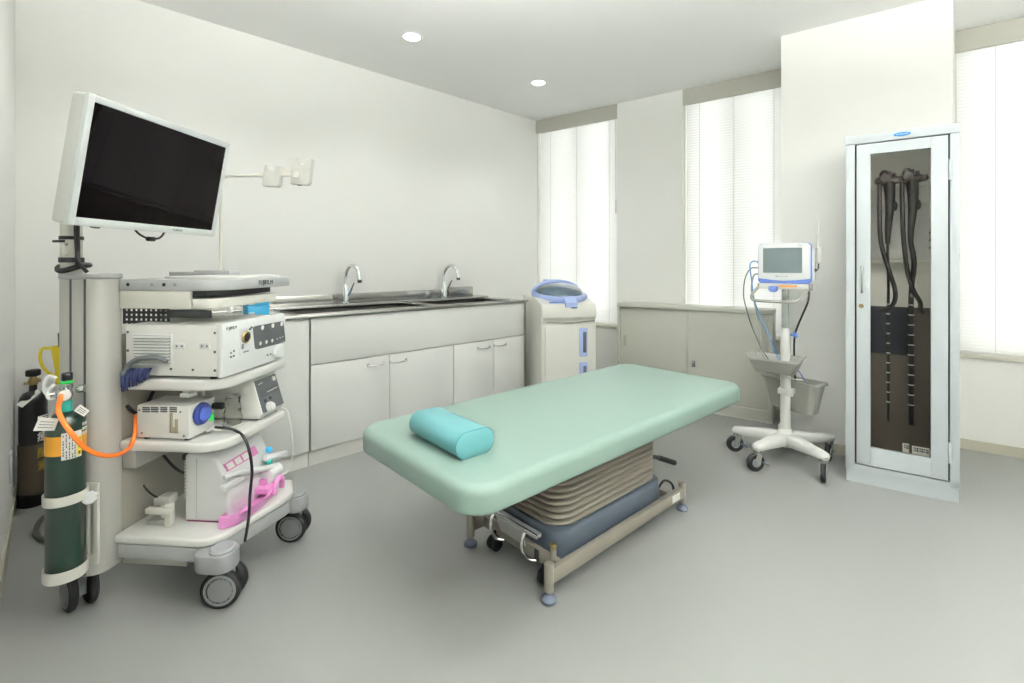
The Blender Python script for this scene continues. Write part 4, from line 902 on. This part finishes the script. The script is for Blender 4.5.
part('side_plate', B().box(a_.x, a_.x + .008, -.024, -.019, c_.z, a_.z, .001).box(c_.x - .008, c_.x, -.024, -.019, c_.z, a_.z - .02, .001).box(a_.x, c_.x, -.0225, -.019, c_.z, c_.z + .02, .001), mat('aged clip', 'A79F88', .4, .4), t, label='aged metal side clip')
b = B()
for x, y in ((139.5, 410), (180.5, 412), (142, 433), (184, 436)): p = CF.V(x, y, -.02); b.cyl((p.x, -.0215, p.z), (p.x, -.0195, p.z), .003, seg=8)
part('screw', b, DKGREY, t)
c = CF.U(200.5, 413.5, au1); 
k = part('dial', B().lathe([(.036, 0), (.038, .004), (.036, .010), (.032, .012)], (au1, c.y, c.z), 32, (1, 0, 0)), DKBLUE, t, label='dark blue round dial')
part('dial_centre', B().lathe([(.025, 0), (.027, .008), (.020, .013), (0, .014)], (au1 + .008, c.y + .004, c.z), 24, (1, 0, 0)), LTBLUE, k)
p = CF.U(211.3, 417, au1); part('power_switch', B().box(au1 - .002, au1 + .005, p.y - .009, p.y + .009, p.z - .013, p.z + .013, .002), GREENSW, t, label='green rocker switch')
p = CF.U(213, 406, au1); part('plug', B().cyl((au1, p.y, p.z), (au1 + .035, p.y + .004, p.z), .012, seg=16, bev=.002), BLACK, t)
p = CF.V(188, 395, -.03); part('top_bracket', B().box(p.x - .042, p.x - .008, -.015, .02, .694, .708, .002).box(p.x - .034, p.x - .016, -.012, .015, .708, .721, .002), WHITEP, cart)

# ---- tilted grey panel device at the front of the middle shelf
dq = [CF.U(258, 379.8, .0), CF.U(275, 372.5, .0), CF.U(283, 406, .0), CF.U(265.9, 412.7, .0)]
dv0, dv1 = CF.U(262, 412, .024).y - .006, CF.U(283, 406, .024).y
t = thing('control_unit', 'white control unit with tilted dark grey front panel on the middle shelf', 'medical device', CF, (-.06, (dv0 + dv1) / 2, SZ3))
dz0, dz1 = SZ3 + .006, .712
sidep = [(-.20, dz0), (.015, dz0), (.028, dz0 + .02), (-.008, dz1 - .012), (-.022, dz1), (-.20, dz1 - .02)]
part('casing', B().prism(sidep, dv0, dv1, 'y', .005), CASEW, t)
for u in (0, -.17):
    for v in (dv0 + .02, dv1 - .02): part('rubber_foot', B().cyl((u, v, SZ3), (u, v, dz0 + .001), .010, seg=12), RUBBER, t)
P_ = lambda s, h, o=0: Vector((.028, dv0 + .006 + s * (dv1 - dv0 - .012), dz0 + .022)).lerp(Vector((-.008, dv0 + .006 + s * (dv1 - dv0 - .012), dz1 - .014)), h) + Vector((.96, 0, .27)) * o
k = part('front_panel', B().loft([[P_(s, h, o) for s, h in ((0, 0), (1, 0), (1, 1), (0, 1))] for o in (-.002, .003)]), DKGREY, t, label='dark grey control panel')
part('panel_band', B().loft([[P_(s, h, o) for s, h in ((.08, .45), (.97, .45), (.97, .68), (.08, .68))] for o in (.002, .0036)]), MIDGREY if False else mat('darker grey band', '3B3F41', .4), k)
part('knob', B().lathe([(.019, 0), (.019, .008), (.013, .018), (0, .019)], P_(.30, .10, .003), 24, (.96, 0, .27)), WHITEP, k, label='white knob')
part('button', B().lathe([(.009, 0), (.009, .004), (0, .005)], P_(.84, .87, .003), 18, (.96, 0, .27)), PAPER, k)
part('key', B().cyl(P_(.22, .32, .002), P_(.22, .32, .007), .007, seg=12).cyl(P_(.45, .34, .002), P_(.45, .34, .007), .007, seg=12), BLACK, k)
part('panel_lettering', B().tube([P_(.38, .55, .0040), P_(.9, .57, .0040)], .0012, 5, 0).tube([P_(.1, .86, .0035), P_(.3, .88, .0035)], .0015, 5, 0), PAPER, k)

# ---- clear plastic bag between the two devices
bc = Vector((-.06, .155, SZ3 + .002))
t_ = B()
rg = []
rnd = random.Random(11)
for j in range(9):
    z = j / 8; r_ = .036 * (1 - .25 * z) ; rg.append([bc + Vector((r_ * .75 * math.cos(2 * math.pi * i / 16) * (1 + .18 * math.sin(3 * i + j)), r_ * math.sin(2 * math.pi * i / 16) * (1 + .12 * math.cos(5 * i + 2 * j)), .10 * z + .004 * math.sin(2 * i + j))) for i in range(16)])
solo('plastic_bag', t_.loft(rg), CLEAR, CF, bc, 'crumpled clear plastic bag between the two devices on the middle shelf', 'bag')

# ---- white tubing and black lead
lead = [CF.U(213, 427, -.07), CF.U(222, 428, -.02), CF.U(233, 429.5, .0), CF.U(243, 436, .04), CF.U(249, 450, .065), CF.U(252, 470, .075), CF.U(250, 495, .078), CF.U(249, 515, .078), CF.U(247, 530, .07), CF.U(245, 541, .06)]
solo('power_lead', B().tube(lead, .0048, 10, 6), BLACK, CF, lead[0], 'black lead hanging in front of the pink and white pump', 'cable')
tb = [CF.U(212, 428, -.05), CF.U(225, 429, -.02), CF.U(270, 415, -.02), CF.U(285, 409, .02), CF.U(291, 425, .05), CF.U(293, 450, .045), CF.U(289, 470, .03), CF.U(280, 474, .0), CF.U(272, 470, -.03)]
solo('white_tube', B().tube(tb, .003, 8, 7), mat('white silicone tube', 'E4E5E0', .3), CF, tb[0], 'thin white silicone tube looping past the middle shelf towards the pump', 'tube')
b = B().tube([CF.U(207, 431, -.08), CF.U(214, 427, -.06), CF.U(218, 427.5, -.06)], .007, 8, 4)
solo('clip_connector', b, WHITEP, CF, CF.U(207, 431, -.08), 'small white connector lying under the blue dial', 'connector')

# ---- pink and white pump on the base shelf
BZ = .250
pu0, pu1, pv0, pv1 = CF.V(184, 500, .05).x, .004, .05, .30
t = thing('irrigation_pump', 'white pump unit with pink drip tray and pink strip on the base shelf', 'pump', CF, ((pu0 + pu1) / 2, (pv0 + pv1) / 2, BZ))
sidep = [(pu0, BZ + .004), (pu1 - .012, BZ + .004), (pu1, BZ + .016), (pu1, BZ + .11), (pu1 - .022, BZ + .165), (pu1 - .045, BZ + .215), (pu1 - .075, BZ + .236), (pu0 + .015, BZ + .238), (pu0, BZ + .225)]
part('housing', B().prism(sidep, pv0, pv1, 'y', .012, 3), WHITEP, t, ang=45)
part('base_seal', B().prism([(pu0 + .006, BZ), (pu1 - .012, BZ), (pu1 - .012, BZ + .006), (pu0 + .006, BZ + .006)], pv0 + .006, pv1 - .006, 'y'), mat('dark pink seal', '8C3F6C', .5), t)
part('seam', B().box(pu0 + .045, pu0 + .0465, pv0 - .0008, pv0 + .002, BZ + .015, BZ + .22), mat('seam grey', 'B8B8B4', .6), t)
b = B()
for i in range(12): b.box(pu0 - .010, pu0 + .002, pv0 + .012, pv0 + .10, BZ + .075 + i * .0115, BZ + .082 + i * .0115, .001)
part('rear_fins', b, OFFW, t)
part('rear_plug', B().box(pu0 - .012, pu0 + .004, pv0 + .004, pv0 + .05, BZ + .208, BZ + .228, .003), DKGREY, t)
def PP(x, y): q = CF.U(x, y, pu1); return q
# panel details on the front
s0, s1, s2, s3 = PP(232.5, 465), PP(262.5, 446), PP(263.5, 453.5), PP(233.5, 472)
for q in (s0, s1, s2, s3): q.x = pu1 - max(0, (q.z - BZ - .11)) * .42 + .002
k = part('pink_strip', B().loft([[q + Vector((-.012, 0, -.004)) for q in (s0, s1, s2, s3)], [q + Vector((.003, 0, .001)) for q in (s0, s1, s2, s3)]]), PINKD, t, label='pink strip with pictogram panels')
b = B()
for i in range(3):
    f0, f1 = .04 + i * .24, .22 + i * .24
    qs = [s3.lerp(s2, f0).lerp(s0.lerp(s1, f0), .15), s3.lerp(s2, f1).lerp(s0.lerp(s1, f1), .15), s3.lerp(s2, f1).lerp(s0.lerp(s1, f1), .85), s3.lerp(s2, f0).lerp(s0.lerp(s1, f0), .85)]
    b.loft([[q + Vector((.0, 0, 0)) for q in qs], [q + Vector((.0042, 0, .001)) for q in qs]])
part('pictogram_panel', b, PAPER, k)
z1 = PP(230, 475).z
part('front_ledge', B().box(pu1 - .01, pu1 + .010, PP(222, 485).y, PP(242, 485).y, PP(230, 488).z, PP(230, 481).z, .004), WHITEP, t)
part('pump_arm', B().tube([PP(226, 478) + Vector((-.008, 0, 0)), PP(236, 473) + Vector((.008, 0, 0)), PP(250, 470) + Vector((.022, 0, 0)), PP(268, 467) + Vector((.022, 0, 0))], (.008, .013), 14, 6), WHITEP, t)
q = PP(272, 469) + Vector((.022, 0, 0)); k = part('pump_head', B().cyl(q - Vector((0, .07, 0)), q, .028, seg=26, bev=.004), WHITEP, t)
part('pink_ring', B().lathe([(.012, 0), (.020, 0), (.020, .002), (.012, .002)], q, 24, (0.6, 1, 0)), PINKD, k)
part('outlet_spout', B().cyl(PP(266, 456) + Vector((.01, -.02, 0)), PP(282, 453) + Vector((.015, 0, 0)), .012, seg=18, bev=.003).cyl(PP(270, 462) + Vector((.012, 0, 0)), PP(268, 470) + Vector((.012, 0, 0)), .01, seg=14), WHITEP, t)
for x, y, m_, n_ in ((266, 449.5, CYAN, 'cyan valve cap'), (266, 461, TEAL, 'teal valve cap')):
    q = PP(x, y) + Vector((.012, 0, 0)); part('valve_cap', B().cyl(q - UP * .009, q + UP * .009, .012, seg=18, bev=.003), m_, t, label=n_)
# pink tray in front
ty0, ty1 = PP(221, 518).y, PP(273, 500).y
def tr(s, z, w): return [(pu1 - .012 + x * w * (1.0), ty0 + .004 + y * (ty1 - ty0 - .008), z) for x, y in s]
shp = [(0, 0), (.35, .0), (.8, .10), (1.0, .32), (1.0, .58), (.8, .80), (.45, .95), (0, 1)]
k = part('drip_tray', B().loft([tr(shp, BZ + .004, .055), tr(shp, BZ + .042, .072), tr([(x * .93, .04 + y * .92) for x, y in shp], BZ + .042, .072), tr([(x * .85, .08 + y * .84) for x, y in shp], BZ + .016, .065)]), PINK, t, label='pink drip tray')
b = B(); a0 = PP(258, 500)
b.box(pu1 - .005, pu1 + .05, a0.y - .02, a0.y + .05, BZ + .035, BZ + .058, .006).box(pu1 - .005, pu1 + .025, a0.y + .005, a0.y + .06, BZ + .055, BZ + .078, .006)
b.tube([(pu1 + .05, a0.y + .02, BZ + .02), (pu1 + .052, a0.y + .025, BZ + .055), (pu1 + .05, a0.y + .05, BZ + .068), (pu1 + .048, a0.y + .075, BZ + .055), (pu1 + .045, a0.y + .08, BZ + .02)], .010, 10, 5)
part('tray_bridge', b, PINK, k)

# ---- metal bracket lying on the base shelf
p = CF.V(166, 520, .02)
t = thing('clamp_bracket', 'beige metal T shaped clamp bracket standing on the trolley base shelf', 'bracket', CF, (p.x, .03, BZ))
z_ = lambda y: CF.V(166, y, .02).z
X_ = lambda x: CF.V(x, 510, .02).x
part('upright', B().box(X_(166), X_(172), .012, .03, BZ, BZ + .075, .002).box(X_(158), X_(168), .03, .05, BZ + .0, BZ + .088, .002), OFFW, t)
part('cross_bar', B().box(X_(151), X_(176), -.005, .014, BZ + .050, BZ + .068, .002), OFFW, t)
part('clamp_block', B().box(X_(158), X_(169), .02, .06, BZ + .07, BZ + .098, .003).box(X_(148.5), X_(158), .04, .06, BZ + .055, BZ + .08, .002), CARTBEIGE, t)
part('foot_plate', B().loft([[(X_(146), .02, BZ + .012), (X_(166), .02, BZ + .020), (X_(166), .06, BZ + .024), (X_(150), .07, BZ + .03)], [(X_(146), .02, BZ), (X_(166), .02, BZ), (X_(166), .06, BZ), (X_(150), .07, BZ)]]), GREYPL, t)
b = B().tube([CF.V(131, 470, .1), CF.V(138, 478, .08), CF.V(148, 491, .06), CF.V(158, 498, .05), CF.V(164, 500, .045)], .003, 8, 5)
solo('foot_switch_lead', b, BLACK, CF, CF.V(131, 470, .1), 'thin black lead slanting down to the clamp bracket on the base shelf', 'cable')
pts = [CF.U(x, y, -.30) for x, y in ((122, 470), (150, 462), (170, 470), (185, 480), (195, 500))]
solo('device_lead', B().tube([CF.V(163, 455, .12), CF.V(170, 463, .12), CF.V(178, 470, .12), CF.V(187, 474, .10)], .005, 8, 5), BLACK, CF, CF.V(163, 455, .12), 'black lead drooping behind the white pump under the middle shelf', 'cable')
pts = [(-.325, .0, .66), (-.318, .01, .64), (-.315, .03, .625), (-.318, .07, .64), (-.32, .10, .68)]
solo('rear_lead', B().tube(pts, .006, 8, 6), BLACK, CF, pts[0], 'black lead sagging behind the small grey box under the upper shelf', 'cable')

# ---- cyan boxes seen past the keyboard drawer, on the worktop
bxx = -2.85
cz = CT
for dz, l in ((0, 'pale cyan box lying on the steel worktop behind the trolley, lower of two'), (.056, 'pale cyan box on top of another box behind the trolley')):
    y0 = onX(248, 309, bxx).y; y1 = onX(269.5, 309, bxx).y
    t = thing('tissue_box', l, 'box', ROOM, (bxx - .05, (y0 + y1) / 2, cz + dz), 'cyan boxes on the worktop')
    part('carton', B().box(bxx - .10, bxx, y0, y1, cz + dz + .0005, cz + dz + .054, .002), CYAN, t)
    part('white_edge', B().box(bxx - .0005, bxx + .0015, y0 + .004, y0 + (y1 - y0) * .3, cz + dz + .008, cz + dz + .022), PAPER, t)

# ---- display monitor on the trolley pole
mc = Vector((-1.8307, .2424, 0)); mcz = 1.4057
yaw, pit, rol = .705, -.183, 0
n3 = Vector((math.cos(yaw) * math.cos(pit), math.sin(yaw) * math.cos(pit), math.sin(pit))); r3 = Vector((-math.sin(yaw), math.cos(yaw), 0)); u3 = n3.cross(r3)
Fm = Matrix(((r3.x, u3.x, n3.x, 0), (r3.y, u3.y, n3.y, 0), (r3.z, u3.z, n3.z, 0), (0, 0, 0, 1)))
t = bpy.data.objects.new('display_monitor', None); COL.objects.link(t); t.location = (mc.x, mc.y, mcz); t.rotation_mode = 'XYZ'; t.rotation_euler = Fm.to_euler()
t['label'] = 'large silver white flat display monitor tilted on the trolley pole'; t['category'] = 'monitor'; OFF[t.name] = Vector((0, 0, 0))
sw, sh = .245, .152
part('housing', B().prism(rrect(-sw - .017, sw + .017, -sh - .021, sh + .018, .008), -.050, -.004, 'z', .006).box(-.14, .14, -.10, .10, -.085, -.045, .01), MONSIDE, t)
k = part('front_bezel', B().box(-sw - .018, -sw, -sh - .022, sh + .019, -.012, .003, .002).box(sw, sw + .018, -sh - .022, sh + .019, -.012, .003, .002).box(-sw - .001, sw + .001, sh, sh + .019, -.012, .003, .002).box(-sw - .001, sw + .001, -sh - .022, -sh, -.012, .003, .002), MONW, t)
part('maker_name', B().text('FUJIFILM', .011, face_M((.09, -sh - .011, .003), (1, 0, 0), (0, 1, 0)), .0004), DKGREY, k)
part('screen', B().box(-sw - .001, sw + .001, -sh - .001, sh + .001, -.008, 0), SCREEN, t, label='glossy black screen')
part('wall_mount_plate', B().box(-.06, .06, -.06, .06, -.105, -.083, .004), OFFW, t)
inv = (Matrix.Translation((mc.x, mc.y, mcz)) @ Fm).inverted()
pt = inv @ CF.w((pu, -.07, 1.43)); pt2 = inv @ CF.w((pu, -.07, 1.38))
part('support_arm', B().tube([(0, 0, -.10), ((0 + pt.x) / 2, pt.y / 2, (pt.z - .10) / 2 - .02), pt], .02, 12, 6).cyl(pt, pt2, .024, seg=20), OFFW, t)
part('button_row', B().lathe([(.012, 0), (.012, .006), (.008, .008), (0, .008)], (-.16, -sh - .021, -.03), 16, (0, -1, 0)), DKGREY, t)
cb = [(-.025, -sh - .018, -.045), (-.01, -sh - .035, -.04), (.015, -sh - .047, -.035), (.045, -sh - .049, -.035), (.07, -sh - .042, -.035), (.09, -sh - .018, -.04)]
part('cable_loop', B().tube(cb, .0033, 8, 5).cyl((.020, -sh - .050, -.035), (.047, -sh - .050, -.035), .0075, seg=14, bev=.002), BLACK, t)

# ---- black cylinder in the corner
kr = .052; kc = Vector((WX + .105, NY + kr + .012, 0))
kz = lambda y: atD(30, y, kc.dot(FW)).z
kd = (Vector((0, 0, 0)) - kc).normalized(); ks = Vector((-kd.y, kd.x, 0))
t = thing('gas_cylinder', 'black gas cylinder with white lettering standing in the corner', 'gas cylinder', ROOM, tuple(kc))
za, zs, zc = kz(401), kz(392), kz(384)
part('tank', B().lathe([(0, .012), (.04, .012), (kr - .004, .018), (kr - .002, .03), (kr - .002, za), (kr - .006, za + (zs - za) * .5), (.036, zs - .004), (.022, zs + .004), (.015, zs + .008), (.014, zc)], tuple(kc), 40), BLKCYL, t, ang=50)
part('boot', B().lathe([(0, 0), (kr, 0), (kr + .002, .006), (kr + .002, .058), (kr - .002, .062)], tuple(kc), 40), BLACK, t)
part('net_sleeve', B().lathe([(kr - .0015, .062), (kr + .0005, .064), (kr + .0005, kz(443)), (kr - .0015, kz(443) + .002)], tuple(kc), 40), NETM, t, label='brown net sleeve')
zv = kz(385)
k = part('valve', B().lathe([(.013, 0), (.018, .006), (.018, .024), (.014, .034), (.010, .044)], (kc.x, kc.y, zv), 22).cyl(kc + UP * (zv + .012) - ks * .032, kc + UP * (zv + .014), .007, seg=14).cyl(kc + UP * (zv + .018) + ks * .008, kc + UP * (zv + .022) + ks * .026, .010, seg=16, bev=.002), BRASS, t, label='brass valve')
part('handwheel', B().cyl(kc + UP * kz(376), kc + UP * kz(369.5), .027, seg=12, bev=.006), BLACK, k)
part('paper_collar', B().quad([kc + kd * .030 - ks * .056 + UP * (za + .000), kc + kd * .055 - ks * .036 + UP * (za - .012), kc + kd * .045 + ks * .026 + UP * (zs + .004), kc + kd * .012 + ks * .014 + UP * (zs + .012)], .002), PAPER, t, label='white paper tag on the shoulder')
cy = Vector((kc.x, kc.y, 0)); ta = R(38)
td = kd * math.cos(ta) + ks * math.sin(ta); ts = Vector((-td.y, td.x, 0))
for i, ch in enumerate('医療'): part('white_lettering', B().text(ch, .050, face_M(cy + td * (kr + .0005) + UP * (kz(420) - i * .075), ts, UP), .002), PAPER, t)
for i, ch in enumerate('酸素'): part('gold_lettering', B().text(ch, .050, face_M(cy + td * (kr + .0015) + UP * (kz(452) - i * .06), ts, UP), .002), GOLDTX, t)

# ---- yellow jug hung behind the post
jc = onX(61.5, 375, -2.25); jr = .044
jz = lambda y: onX(61.5, y, -2.25).z
jd = Vector((jc.x, jc.y, 0)); jview = (Vector((0, 0, 0)) - jd).normalized(); js = Vector((-jview.y, jview.x, 0))
jt, jb = jz(346), jz(392)
t = thing('jug', 'tall yellow plastic jug with loop handle behind the trolley post', 'jug', ROOM, (jc.x, jc.y, jb))
part('vessel', B().lathe([(0, 0), (.012, 0), (.014, .006), (.017, (jt - jb) * .5), (.026, (jt - jb) * .92), (.029, jt - jb), (.026, jt - jb), (.015, (jt - jb) * .5), (.011, .01), (0, .01)], (jc.x, jc.y, jb), 28), YJUG, t)
hb = lambda s, z: jd - js * s + UP * z
part('handle', B().tube([hb(.026, jt - .006), hb(.045, jt - .003), hb(.052, jt - .02), hb(.049, jt - .055), hb(.034, jt - .085), hb(.016, jt - .10)], .0048, 10, 6), YJUG, t)
part('nozzle', B().cyl(jd + js * .0 + UP * (jb + .1), jd - js * .004 + UP * (jt + .045), .006, seg=14), DKGREY, t)
k = part('holder_ring', B().tube([jd + js * .018 * math.cos(a_) - jview * .018 * math.sin(a_) + UP * (jb + .02) for a_ in [2 * math.pi * i / 12 for i in range(12)]], .004, 8, 3, True).lathe([(0, -.012), (.020, -.012), (.022, -.008), (.022, .03), (.020, .03), (.019, -.008), (0, -.008)], (jc.x, jc.y, jb), 24), WHITEP, t, label='white cup holder')
# ---- grey hose on the floor behind the green cylinder
h0 = onZ(48, 512, .012)
fl = [onZ(x, y, .012) for x, y in ((60, 512), (50, 514), (41, 520), (36, 530), (39, 537), (47, 540), (60, 541))]
solo('floor_hose', B().tube(fl, .010, 10, 6), mat('grey hose', '4E4E46', .5), ROOM, fl[0], 'dark grey hose curling on the floor behind the green cylinder', 'hose')
# ================================================================== world, camera, view
w = bpy.data.worlds.new('overcast daylight'); SC.world = w; w.use_nodes = True
bg = w.node_tree.nodes['Background']; bg.inputs['Color'].default_value = (.97, .985, 1, 1); bg.inputs['Strength'].default_value = WORLD
cam = bpy.data.cameras.new('camera'); co = bpy.data.objects.new('camera', cam); COL.objects.link(co); SC.camera = co
co.location = EYE; co.rotation_euler = (R(90), 0, YAW)
cam.sensor_width = 36; cam.lens = F * 36 / 1024; cam.shift_y = -(341.5 - CY) / 1024; cam.clip_start = .02
SC.view_settings.view_transform = 'Standard'; SC.view_settings.look = 'None'; SC.view_settings.gamma = 1; SC.view_settings.use_curve_mapping = False
SC.view_settings.exposure = EXPO
SC.cycles.use_denoising = True; SC.cycles.max_bounces = 10; SC.cycles.diffuse_bounces = 6; SC.cycles.transparent_max_bounces = 12; SC.cycles.sample_clamp_indirect = 6
SC.cycles.caustics_reflective = False
